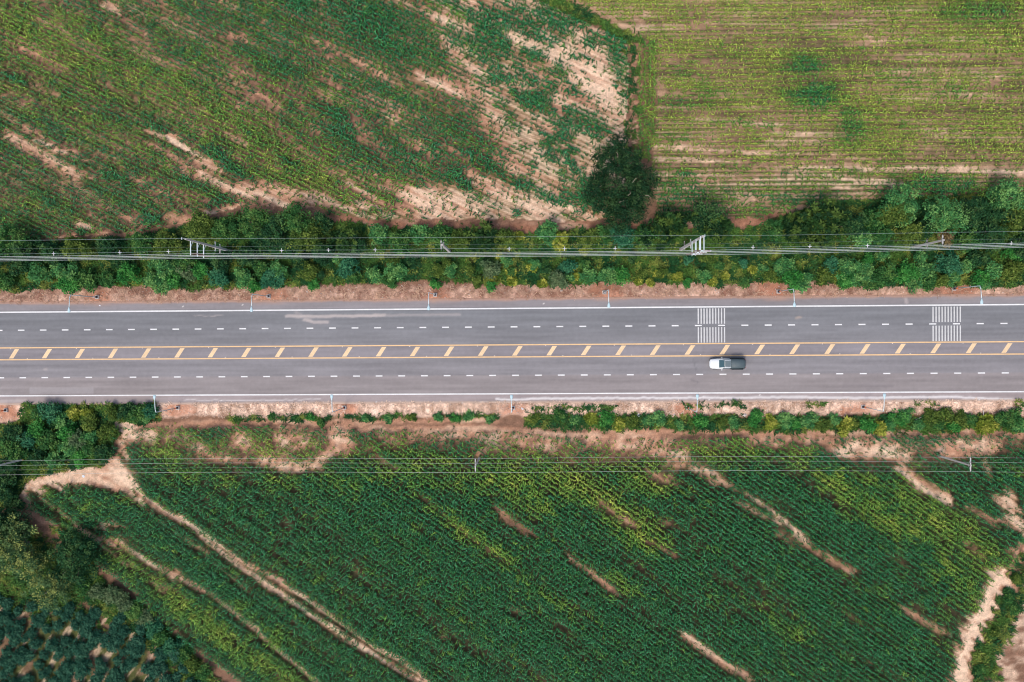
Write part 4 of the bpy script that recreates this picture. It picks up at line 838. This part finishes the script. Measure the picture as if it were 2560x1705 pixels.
# ------------------------------------------------------------------ street lamps
def make_lamp(side, band_mat):
    """side +1: stands on the upper verge and reaches towards -Y"""
    root = empty("street_lamp", (0, 0, 0)); s = -side; Hh = 8.3
    bm = bmesh.new(); bm_box(bm, (0, 0, .10), (.66, .66, .42)); bm_obj("footing", bm, M_CONC, root, bevel=.02)
    bm = bmesh.new(); bm_box(bm, (0, 0, .33), (.40, .40, .05)); bm_tube(bm, (0, 0, .34), (0, 0, .8), .15, .11, 12)
    for a in (-1, 1):
        for b in (-1, 1): bm_tube(bm, (a * .15, b * .15, .34), (a * .15, b * .15, .42), .025)
    bm_obj("base_plate", bm, M_BLACK, root)
    bm = bmesh.new(); bm_tube(bm, (0, 0, .8), (0, 0, Hh), .085, .05, 10); bm_obj("pole", bm, M_STEEL, root, True)
    bm = bmesh.new(); bm_tube(bm, (0, 0, .95), (0, 0, 1.55), .115, .112, 12); bm_obj("reflective_band", bm, band_mat, root, True)
    bm = bmesh.new()
    pts = [(0, 0, Hh - .25), (0, s * .12, Hh + .05), (0, s * .5, Hh + .22), (0, s * 2.3, Hh + .42)]
    for p, q in zip(pts[:-1], pts[1:]): bm_tube(bm, p, q, .068, .062, 10)
    bm_obj("arm", bm, mat_arm, root, True)
    bm = bmesh.new()
    prof = [(2.05, .085, .06), (2.25, .12, .08), (2.55, .24, .10), (2.85, .25, .10), (2.98, .16, .06)]
    rings = []
    for (d, w, t) in prof:
        ring = []
        for k in range(10):
            a = 2 * math.pi * k / 10; ring.append(bm.verts.new((w * math.cos(a), s * d, Hh + .46 + t * math.sin(a))))
        rings.append(ring)
    for r1, r2 in zip(rings[:-1], rings[1:]):
        for k in range(10): bm.faces.new((r1[k], r1[(k + 1) % 10], r2[(k + 1) % 10], r2[k]))
    bm.faces.new(rings[0]); bm.faces.new(rings[-1]); bmesh.ops.recalc_face_normals(bm, faces=bm.faces)
    bm_obj("lamp_head", bm, M_LAMP, root, True)
    bm = bmesh.new(); bm_box(bm, (0, s * 2.7, Hh + .36), (.34, .42, .03)); bm_obj("lens", bm, M_WHITE, root)
    return root
mat_arm = mat_plain("pale_painted_arm", (.66, .75, .76), .45, 0, var=.04)
def copy_tree(o, parent=None):
    c = o.copy(); COL.objects.link(c)
    if parent: c.parent = parent
    for ch in o.children: copy_tree(ch, c)
    return c
lampN = make_lamp(1, M_STEEL); lampS = make_lamp(-1, M_STEEL); usedN = usedS = False
NL = [((243, 743), M_WHITE), ((672, 741), M_STEEL), ((1088, 737), M_STEEL), ((1511, 731), M_STEEL), ((1946, 729), M_ORANGE), ((2385, 721.5), M_ORANGE)]
SL = [((14.5, 1025.6), M_ORANGE), ((444.6, 1019.5), M_ORANGE), ((861, 1019), M_STEEL), ((1283, 1020), M_STEEL), ((1719, 1019), M_STEEL), ((2157.5, 1017), M_STEEL)]
for i, ((px, py), bmx) in enumerate(NL + SL):
    nn = i < 6; proto = lampN if nn else lampS
    first = (i == 0 or i == 6)
    r = proto if first else copy_tree(proto)
    x, y = W(px, py, 0); r.location = (float(x), float(y), float(ground_z(y)) - .02)
    if bmx is not M_STEEL:
        for ch in r.children:
            if ch.name.startswith("reflective_band"):
                ch.data = ch.data.copy(); ch.data.materials[0] = bmx; tag(ch, "orange reflective band" if bmx is M_ORANGE else "white reflective band")
    k = i if nn else i - 6
    tag(r, f"{ORD[k]} single arm street lamp from the left on the {'upper' if nn else 'lower'} verge", "street lamp", "street lamps along the road")

# ------------------------------------------------------------------ power lines
NAD = (1345.5, 836.0)
def pole_at(top, h):                       # where a pole stands, from its top as surveyed
    p = w3(top[0], top[1], h); return p.x, p.y
def h_on(pole, px):                        # height of the place on a pole that shows at column px
    bx, by = to_px(np.array(pole[0]), np.array(pole[1]), 0.0); r0 = float(bx) - NAD[0]
    return max(1.0, CAM_H * (1 - r0 / (px - NAD[0])))

def tall_pole(name, top, h, arms, double, low, label, tip=1.2):
    x, y = pole_at(top, h); gz = float(ground_z(y)); root = empty(name, (x, y, gz)); B = (x, y)
    bm = bmesh.new(); v = bm_tube(bm, (0, 0, -.3), (0, 0, h - gz), .30, .17, 4); bmesh.ops.rotate(bm, cent=(0, 0, 0), matrix=Matrix.Rotation(math.radians(45), 3, 'Z'), verts=v)
    bm_obj("shaft", bm, M_CONC, root)
    bm = bmesh.new(); bm_box(bm, (0, 0, h - gz + tip * .5), (.10, .10, tip)); bm_box(bm, (0, -.10, h - gz + tip), (.12, .35, .10)); bm_obj("earth_wire_bracket", bm, M_STEEL, root)
    ends = []
    for (ax, ys, ye) in arms:
        hh = min(h_on(B, ax), h - .2); e = w3(ax + (1.5 if ax < NAD[0] else -1), ye, hh); L = (y - e.y)
        dxs = (-.26, .26) if double else (0,)
        bm = bmesh.new()
        for dx in dxs:
            bm_box(bm, (dx, -L / 2 - .1, hh - gz), (.13, L + .3, .13))
            if not double: bm_tube(bm, (dx, -.1, hh - gz - .9), (dx, -1.1, hh - gz - .05), .045)
        if double: bm_box(bm, (0, -L, hh - gz - .02), (.7, .2, .1))
        bm_obj("crossarm", bm, mat_arm, root)
        bm = bmesh.new(); sgn = 1 if ax < NAD[0] else -1
        for q in ((sgn,) if not double else (-1, 1)):
            for k in range(6): bm_tube(bm, (q * (.25 + .17 * k) - .05, -L, hh - gz), (q * (.25 + .17 * k) + .05, -L, hh - gz), .15, .09, 10)
            if double and q == 1: break
        bm_obj("insulator", bm, M_INS, root, True)
        if double:
            bm = bmesh.new()
            for k in range(7): bm_tube(bm, (.30 + .16 * k, -L, hh - gz), (.38 + .16 * k, -L, hh - gz), .15, .12, 10)
            bm_obj("insulator", bm, M_WHITE, root, True)
        ends.append(Vector((x, y - L, hh)))
    for (ax, y1, y2, mt) in low:
        hh = h_on(B, ax); a = w3(ax, y1, hh); b = w3(ax, y2, hh)
        bm = bmesh.new(); bm_box(bm, (0.12, (a.y + b.y) / 2 - y, hh - gz), (.13, abs(a.y - b.y), .13)); bm_obj("crossarm", bm, mt, root)
        bm = bmesh.new()
        for f in (.06, .5, .94): bm_tube(bm, (.12, a.y + (b.y - a.y) * f - y, hh - gz + .06), (.12, a.y + (b.y - a.y) * f - y, hh - gz + .28), .06, .04)
        bm_obj("pin_insulator", bm, M_WHITE, root)
    tag(root, label, "power pole", "power poles above the road"); return root, ends
M_PALE = mat_plain("pale_wood_arm", (.62, .60, .57), .8, var=.1); M_BRNW = mat_plain("weathered_arm", (.30, .24, .22), .85, var=.2)
tall_pole("power_pole", (463, 597), 18.0, [(475, 602, 634), (492, 608, 638), (508, 612, 641)], False, [(536, 604, 628, M_PALE), (548, 610, 632, M_CONC)], "tall concrete power pole with three single arms, left side of the tree belt")
tall_pole("power_pole", (1758, 590), 19.0, [(1734, 607, 635), (1744, 602, 631.5), (1755, 595, 627)], True, [(1724.5, 598, 621, M_PALE), (1709, 603, 624, M_BRNW)], "tall concrete power pole with paired arms and white insulators, right of the lone tree")

def short_pole(top, h, arms, label, group, width=.15, tipdx=0, bandm=None):
    x, y = pole_at(top, h); gz = float(ground_z(y)); root = empty("power_pole", (x, y, gz)); B = (x, y)
    bm = bmesh.new(); v = bm_tube(bm, (0, 0, -.3), (0, 0, h - gz), width * 1.5, width, 4); bmesh.ops.rotate(bm, cent=(0, 0, 0), matrix=Matrix.Rotation(math.radians(45), 3, 'Z'), verts=v)
    bm_obj("shaft", bm, M_CONC, root)
    if bandm:
        bm = bmesh.new(); v = bm_tube(bm, (0, 0, .9), (0, 0, 1.9), width * 1.58, width * 1.52, 4); bmesh.ops.rotate(bm, cent=(0, 0, 0), matrix=Matrix.Rotation(math.radians(45), 3, 'Z'), verts=v); bm_obj("painted_band", bm, bandm, root)
    for (hh, y1, y2, px, mt, xo) in arms:
        a = w3(px, y1, hh); b = w3(px, y2, hh)
        bm = bmesh.new(); bm_box(bm, (xo, (a.y + b.y) / 2 - y, hh - gz), (.14, abs(a.y - b.y), .14)); bm_obj("crossarm", bm, mt, root)
        bm = bmesh.new()
        for f in (.03, .36, .97): bm_tube(bm, (xo, a.y + (b.y - a.y) * f - y, hh - gz + .06), (xo, a.y + (b.y - a.y) * f - y, hh - gz + .34), .075, .05)
        bm_obj("pin_insulator", bm, M_BLACK, root)
        bm = bmesh.new()
        for q in (-1, 1): bm_tube(bm, (xo, q * .9, hh - gz), (0, 0, hh - gz - .7), .025)
        bm_obj("arm_brace", bm, M_STEEL, root)
    tag(root, label, "power pole", group); return root
short_pole((1106, 611.5), 10.5, [(10.2, 600, 625, 1104, M_PALE, -.25), (8.6, 604, 622, 1109, M_CONC, 0)], "short concrete power pole with a level arm, mid tree belt between the tall poles", "power poles above the road", .20)
short_pole((2360, 600), 10.5, [(10.3, 587, 612, 2357, M_PALE, -.1), (5.0, 598, 620, 2335, M_BRNW, 0)], "short concrete power pole with two arms at the right of the tree belt", "power poles above the road", .17)
short_pole((-30, 1170), 10.0, [(9.8, 1146, 1190, -28, M_PALE, 0)], "slim concrete pole with orange band at the left edge below the road", "power poles below the road", .15, bandm=M_YBAND)
short_pole((1188, 1166), 10.0, [(9.8, 1145, 1181, 1188.3, M_PALE, 0)], "slim concrete power pole standing in maize, middle of the lower line", "power poles below the road", .14, bandm=mat_plain("faded_band", (.70, .42, .25), .6))
short_pole((2428, 1164), 10.0, [(9.8, 1142, 1180, 2428.5, M_PALE, 0)], "slim concrete power pole over bare soil at lower right", "power poles below the road", .14)

def wire(pts, r, mat, label, group, name="power_cable"):
    """pts: (px, py, height) as surveyed along the wire"""
    P3 = [w3(a, b, h) for a, b, h in pts]; out = []
    n = 10
    for i in range(len(P3) - 1):
        p0 = P3[max(i - 1, 0)]; p1 = P3[i]; p2 = P3[i + 1]; p3 = P3[min(i + 2, len(P3) - 1)]
        for k in range(n):
            t = k / n; out.append(.5 * ((2 * p1) + (p2 - p0) * t + (2 * p0 - 5 * p1 + 4 * p2 - p3) * t * t + (3 * p1 - p0 - 3 * p2 + p3) * t ** 3))
    out.append(P3[-1])
    o = tube_obj(name, [[(tuple(p), r) for p in out]], mat, None, 5)
    tag(o, label, "cable", group); return o
def sag(x, h, s=1.0):      # spans between the tall poles at about x=480 and x=1745
    t = ((x - 480) / 1265.0) % 1.0; return h - s * 4 * t * (1 - t)
GW = "cables of the upper power line"
L4 = [[(-140, 643, 0), (0, 641.8, 0), (250, 638.5, 0), (477, 634.3, 0), (660, 634.6, 0), (1000, 631.8, 0), (1300, 630.3, 0), (1600, 628, 0), (1745, 626.0, 0), (1940, 622.3, 0), (2250, 616, 0), (2560, 607.4, 0), (2700, 603.5, 0)],
      [(-140, 647, 0), (0, 645.4, 0), (250, 642.3, 0), (494, 638.3, 0), (660, 638.5, 0), (1000, 635.9, 0), (1300, 634.0, 0), (1600, 631.4, 0), (1740, 629.8, 0), (1940, 626.2, 0), (2250, 619.8, 0), (2560, 611.0, 0), (2700, 607, 0)],
      [(-140, 650.5, 0), (0, 648.9, 0), (250, 645.6, 0), (509, 641.6, 0), (660, 642.0, 0), (1000, 639.2, 0), (1300, 637.4, 0), (1600, 634.8, 0), (1734, 633.4, 0), (1940, 629.8, 0), (2250, 623.2, 0), (2560, 614.6, 0), (2700, 610.5, 0)],
      [(-140, 654, 0), (0, 652.3, 0), (250, 649.0, 0), (530, 645.6, 0), (660, 645.4, 0), (1000, 642.6, 0), (1300, 640.8, 0), (1600, 638.2, 0), (1734, 637.0, 0), (1940, 633.6, 0), (2250, 626.8, 0), (2560, 618.2, 0), (2700, 614, 0)]]
for i, (ln, hh) in enumerate(zip(L4, (16.5, 15.2, 14.0, 12.8))):
    wire([(a, b, sag(a, hh)) for a, b, _ in ln], .032 if i in (1, 2) else .026, M_WIRE, f"thick pale power cable, {['topmost', 'second', 'third', 'lowest'][i]} of the four bunched above the road", GW)
wire([(-140, 603.5, 18.5), (0, 601.7, 18.6), (240, 598.5, 18.4), (453, 596, 19.0), (640, 596, 18.5), (1100, 593.4, 18.0), (1300, 592, 18.2), (1762, 588.3, 19.8), (1940, 588, 19.3), (2300, 582, 19), (2560, 578.3, 19), (2700, 576, 19)], .014, M_THIN, "single thin earth wire running over the tips of the tall power poles", GW)
w2 = [(-140, 636.5), (0, 635), (134, 633.8), (300, 631), (421, 628.6), (538, 625.6), (704, 625.6), (821, 625), (938, 624.6), (1104, 621.5), (1273, 622), (1412, 621.6), (1538, 621), (1724, 619), (1883, 618), (2025, 616), (2169, 613.8), (2357, 610.5), (2528, 608), (2700, 605)]
wire([(a, b, 10.2) for a, b in w2], .015, M_THIN, "thin cable carrying white spacers just above the four bunched cables", GW)
wire([(-140, 624, 9.3), (538, 617, 9.4), (1106, 611, 9.4), (1722, 610, 9.4), (2357, 600, 9.4), (2700, 596, 9.3)], .013, mat_plain("dark_wire", (.16, .22, .20), .6), "faint dark wire between the arms of the short power poles", GW)
for i, (px, py) in enumerate([(134, 634), (299.6, 631), (421, 628.5), (704, 626), (821, 625), (938, 624.6), (1273, 622), (1411.6, 621.6), (1538, 621), (1882.6, 618), (2024.7, 616), (2169, 614), (2528, 608)]):
    p = w3(px, py, 10.2); bm = bmesh.new()
    bm_tube(bm, (0, 0, .32), (0, 0, -.32), .035, .035); bm_tube(bm, (-.28, 0, 0), (.28, 0, 0), .05, .05); bm_tube(bm, (0, .32, .05), (0, -.32, -.05), .055, .055)
    for a in range(4):
        t = a * math.pi / 2; bm_tube(bm, (.30 * math.cos(t), .0, .30 * math.sin(t)), (.30 * math.cos(t + math.pi / 2), 0, .30 * math.sin(t + math.pi / 2)), .035, .035)
    o = bm_obj("cable_spacer", bm, M_WHITE); o.location = p; tag(o, f"small white diamond spacer on the thin cable, {ORD[i]} from the left", "cable spacer", "cable spacers")
GL = "cables of the lower power line"
for lab, ys, r in (("upper thin wire of the lower power line, above the maize", (1153.5, 1152.3, 1147.6, 1145.6, 1146.4, 1143.4, 1141.2, 1141.5, 1143.6, 1145, 1146), .015), ("middle thin wire of the lower power line, above the maize", (1165.4, 1164.2, 1158.8, 1157, 1158.2, 1155.0, 1153, 1153.2, 1155.6, 1157, 1158), .015),
                   ("lowest thin wire of the lower power line, above the maize", (1188.6, 1187.4, 1182, 1180, 1181.4, 1179, 1176.4, 1177, 1179.2, 1180.5, 1181.5), .018)):
    wire([(a, b, 10.1 - c) for a, b, c in zip((-140, 0, 350, 700, 1188, 1500, 1800, 2100, 2428, 2560, 2700), ys, (.1, .1, .5, .5, 0, .5, .7, .5, 0, .3, .5))], r, mat_plain("bare_wire", (.52, .54, .50), .5, .2, var=.03), lab, GL)
wire([(-140, 1177, 8), (0, 1175, 8), (600, 1169, 7.6), (1196, 1169.5, 8), (1800, 1164.5, 7.6), (2424, 1167.5, 8), (2700, 1169, 7.8)], .010, mat_plain("grey_wire", (.35, .34, .3), .6), "faintest dark wire of the lower power line", GL)

# ------------------------------------------------------------------ pickup truck
def loft(name, secs, mat, parent, n=20, p=3.2, shade=True):
    """secs: (x, half width, z bottom, z top, top half width) rounded sections along the length"""
    bm = bmesh.new(); rings = []
    for (x, hw, zb, zt, tw) in secs:
        ring = []
        for k in range(n):
            a = 2 * math.pi * k / n; c, s = math.cos(a), math.sin(a)
            yy = math.copysign(abs(c) ** (2 / p), c); zz = math.copysign(abs(s) ** (2 / p), s)
            f = (zz + 1) / 2; ring.append(bm.verts.new((x, yy * (hw * (1 - f) + tw * f), zb + (zt - zb) * f)))
        rings.append(ring)
    for r1, r2 in zip(rings[:-1], rings[1:]):
        for k in range(n): bm.faces.new((r1[k], r1[(k + 1) % n], r2[(k + 1) % n], r2[k]))
    bm.faces.new(rings[0]); bm.faces.new(rings[-1]); bmesh.ops.recalc_face_normals(bm, faces=bm.faces)
    return bm_obj(name, bm, mat, parent, shade)
def truck():
    p = w3(1818.5, 909, .8); root = empty("pickup_truck", (p.x, p.y, 0), math.radians(0.2))
    MW = mat_plain("white_car_paint", (.80, .82, .82), .3, 0, var=.02, coat=.6); MG = mat_plain("tinted_glass", (.045, .10, .115), .12, 0, var=.1, spec=.8)
    MD = mat_plain("black_cover", (.016, .024, .032), .5, 0, var=.25); MT = mat_plain("dark_tarpaulin", (.075, .105, .115), .55, 0, var=.25, scale=1.5)
    MR = mat_plain("grey_roof_panel", (.13, .17, .18), .35, 0, var=.1); MB = mat_plain("tyre_rubber", (.02, .02, .02), .9)
    loft("body", [(-3.08, .30, .50, .66, .24), (-3.05, .52, .42, .78, .42), (-2.96, .70, .36, .88, .60), (-2.80, .82, .32, .96, .72), (-2.5, .91, .30, 1.03, .82), (-1.8, .94, .30, 1.10, .87), (-1.2, .95, .30, 1.12, .88), (-.4, .95, .30, 1.12, .90), (.4, .95, .30, 1.12, .90)], MW, root)
    loft("cab", [(-1.55, .86, 1.02, 1.10, .82), (-1.0, .86, 1.04, 1.45, .74), (-.55, .86, 1.04, 1.74, .70), (-.1, .86, 1.04, 1.80, .70), (.40, .86, 1.04, 1.78, .70)], MW, root)
    bm = bmesh.new()   # windscreen lying on the slope
    vs_ = [bm.verts.new(v) for v in [(-1.50, -.66, 1.17), (-1.50, .66, 1.17), (-.72, .60, 1.73), (-.72, -.60, 1.73)]]; bm.faces.new(vs_); r = bmesh.ops.extrude_face_region(bm, geom=bm.faces[:]); bmesh.ops.translate(bm, vec=(.10, 0, -.12), verts=[v for v in r['geom'] if isinstance(v, bmesh.types.BMVert)])
    bmesh.ops.recalc_face_normals(bm, faces=bm.faces); bm_obj("windscreen", bm, MG, root)
    bm = bmesh.new(); bm_box(bm, (-.12, 0, 1.80), (1.00, 1.06, .05)); bm_obj("roof_panel", bm, MR, root, bevel=.015)
    for s in (-1, 1):
        bm = bmesh.new(); bm_box(bm, (-.35, s * .80, 1.40), (1.15, .05, .36), Matrix.Rotation(-s * .16, 3, 'X')); bm_obj("side_window", bm, MG, root)
        bm = bmesh.new(); bm_tube(bm, (-.85, s * .66, 1.83), (.4, s * .66, 1.84), .03); bm_obj("roof_rail", bm, MW, root)
        bm = bmesh.new(); bm_box(bm, (-1.05, s * 1.06, 1.15), (.16, .22, .18)); bm_obj("wing_mirror", bm, MW, root, bevel=.04)
        bm = bmesh.new(); bm_box(bm, (-2.84, s * .64, .84), (.26, .22, .12), Matrix.Rotation(s * .75, 3, 'Z')); bm_obj("headlight", bm, M_WHITE, root, bevel=.03)
        bm = bmesh.new(); bm_box(bm, (3.0, s * .74, .92), (.08, .14, .30)); bm_obj("tail_light", bm, mat_plain("red_lens", (.35, .02, .02), .3), root, bevel=.02)
    loft("load_bed", [(.40, 1.0, .34, 1.20, .98), (1.0, 1.02, .34, 1.22, 1.0), (2.2, 1.02, .34, 1.22, 1.0), (2.7, .98, .36, 1.20, .94), (2.95, .90, .38, 1.16, .84), (3.06, .76, .45, 1.08, .70)], MD, root, p=4)
    loft("tarpaulin", [(.36, .96, 1.10, 1.60, .60), (.7, .99, 1.12, 1.76, .66), (1.2, 1.0, 1.12, 1.84, .68), (1.8, 1.0, 1.12, 1.86, .68), (2.4, .97, 1.12, 1.78, .62), (2.8, .88, 1.12, 1.60, .50), (3.0, .70, 1.12, 1.35, .36)], MT, root, p=2.6)
    for s in (-1, 1):
        bm = bmesh.new(); bm_box(bm, (1.55, s * .95, 1.36), (2.0, .12, .34), Matrix.Rotation(-s * .35, 3, 'X')); bm_obj("side_flap", bm, MD, root, bevel=.03)
    bm = bmesh.new(); bm_box(bm, (-2.96, 0, .62), (.10, 1.2, .30)); bm_obj("grille", bm, M_BLACK, root, bevel=.02)
    for x in (-2.05, 1.75):
        for s in (-1, 1):
            bm = bmesh.new(); bm_tube(bm, (x, s * .98, .37), (x, s * .74, .37), .37, .37, 24); w = bm_obj("wheel", bm, MB, root)
            bm = bmesh.new(); bm_tube(bm, (x, s * 1.0, .37), (x, s * .9, .37), .22, .22, 16); bm_obj("rim", bm, M_STEEL, w)
    tag(root, "white pickup truck with a dark covered load bed driving left in the lower lanes", "pickup truck")
truck()

# ------------------------------------------------------------------ litter and odd pieces on the verges
def lump(name, px, py, s, mat, label, cat, seed, group=None, h=0):
    rs = np.random.RandomState(seed); x, y = W(px, py, 0); gz = 0.0 if ROAD_S < float(y) < ROAD_N else float(ground_z(y))
    bm = bmesh.new(); bmesh.ops.create_icosphere(bm, subdivisions=2, radius=1)
    for v in bm.verts: v.co *= 1 + rs.normal(0, .14)
    bmesh.ops.scale(bm, vec=(s[0] / 2, s[1] / 2, s[2] / 2), verts=bm.verts)
    for v in bm.verts: v.co.z = max(v.co.z, -s[2] * .3)
    o = bm_obj(name, bm, mat); o.location = (float(x), float(y), gz + s[2] * .3); o.rotation_euler = (0, 0, rs.uniform(0, 3)); tag(o, label, cat, group)
M_PAPER = mat_plain("white_litter", (.72, .74, .76), .7, 0, var=.1); M_STONE = mat_plain("pale_stone", (.60, .52, .48), .9, 0, var=.15)
lump("plastic_bag", 1596, 1037, (1.0, .5, .3), M_PAPER, "crumpled white plastic bag on the lower verge below the truck's left", "bag", 1)
lump("rock", 1863, 1038, (.6, .75, .4), M_STONE, "pale round rock beside the lower ditch bushes, below the truck", "rock", 2)
lump("plastic_bag", 1306, 1022, (.3, .55, .2), M_PAPER, "small white bag right of the middle lower street lamp", "bag", 3)
lump("rock", 1404, 727, (.3, .5, .25), M_STONE, "pale stone at the foot of the upper verge near the fourth lamp", "rock", 4)
lump("paper_scrap", 249.5, 764, (.35, .22, .06), M_PAPER, "white paper scrap on the upper shoulder beside the first lamp", "litter", 5)
lump("paper_scrap", 204, 1192, (.5, .5, .1), M_PAPER, "round white scrap on the bare soil turning place, lower left", "litter", 6)
lump("paper_scrap", 372, 1575, (.35, .35, .1), M_PAPER, "white scrap on the grass bank beside the lower left plantation", "litter", 7)
lump("rock", 767, 729, (.35, .3, .2), M_STONE, "pale stone on the upper verge right of the second lamp", "rock", 8)
lump("rock", 1706, 1034, (.4, .3, .2), M_STONE, "pale stone on the lower verge just left of the fifth lamp", "rock", 9)
rsx = np.random.RandomState(91)
def stones(mask, dens, name, label, seed):
    x, y = scatter(mask, dens, seed); z = ground_z(y); V = []; Q = []; C = []
    for i in range(len(x)):
        s = rsx.uniform(.04, .13); o = len(V)
        for dz, k in ((-.02, 1.0), (s * .7, .62)):
            for a in range(4):
                t = a * math.pi / 2 + .6 * i; q = s * k * rsx.uniform(.7, 1.3); V.append((x[i] + q * math.cos(t), y[i] + q * math.sin(t), z[i] + dz + .03)); 
        c = rsx.uniform(.35, .8); C += [(c, c * .84, c * .74)] * 8
        Q += [(o + 4, o + 5, o + 6, o + 7)] + [(o + a, o + (a + 1) % 4, o + 4 + (a + 1) % 4, o + 4 + a) for a in range(4)]
    ob = link(name, mesh_np(name, np.array(V), np.array(Q), None, np.array(C), M_DRY)); tag(ob, label, "gravel", kind="stuff")
stones(np.clip(vn + vsa, 0, 1), .8, "gravel", "loose stones and clods scattered on both roadside verges", 93)
lump("rock", 1686, 1037, (.3, .3, .2), M_STONE, "smaller pale stone below the lower verge, left of the fifth lamp", "rock", 10)
def stick(name, a, b, r, mat, label, cat):
    p, q = W(*a, 0), W(*b, 0); z = float(ground_z(p[1])) + .25
    o = tube_obj(name, [[((float(p[0]), float(p[1]), z), r), (((float(p[0]) + float(q[0])) / 2, (float(p[1]) + float(q[1])) / 2 + .01, z + .06), r), ((float(q[0]), float(q[1]), z), r * .8)]], mat, None, 6); tag(o, label, cat)
stick("pipe", (2286, 1070), (2309, 1071), .09, M_WHITE, "short white pipe lying below the ditch bushes at the right", "pipe")
stick("branch", (2291, 1050), (2306, 1043), .05, M_STONE, "pale broken branch lying on the ditch bushes at the right", "branch")
stick("marker_post", (2459, 1026), (2458, 1043), .08, M_CONC, "grey concrete marker post leaning on the lower verge at far right", "post")
print("plants", nA, nB, nH, nC, nD)
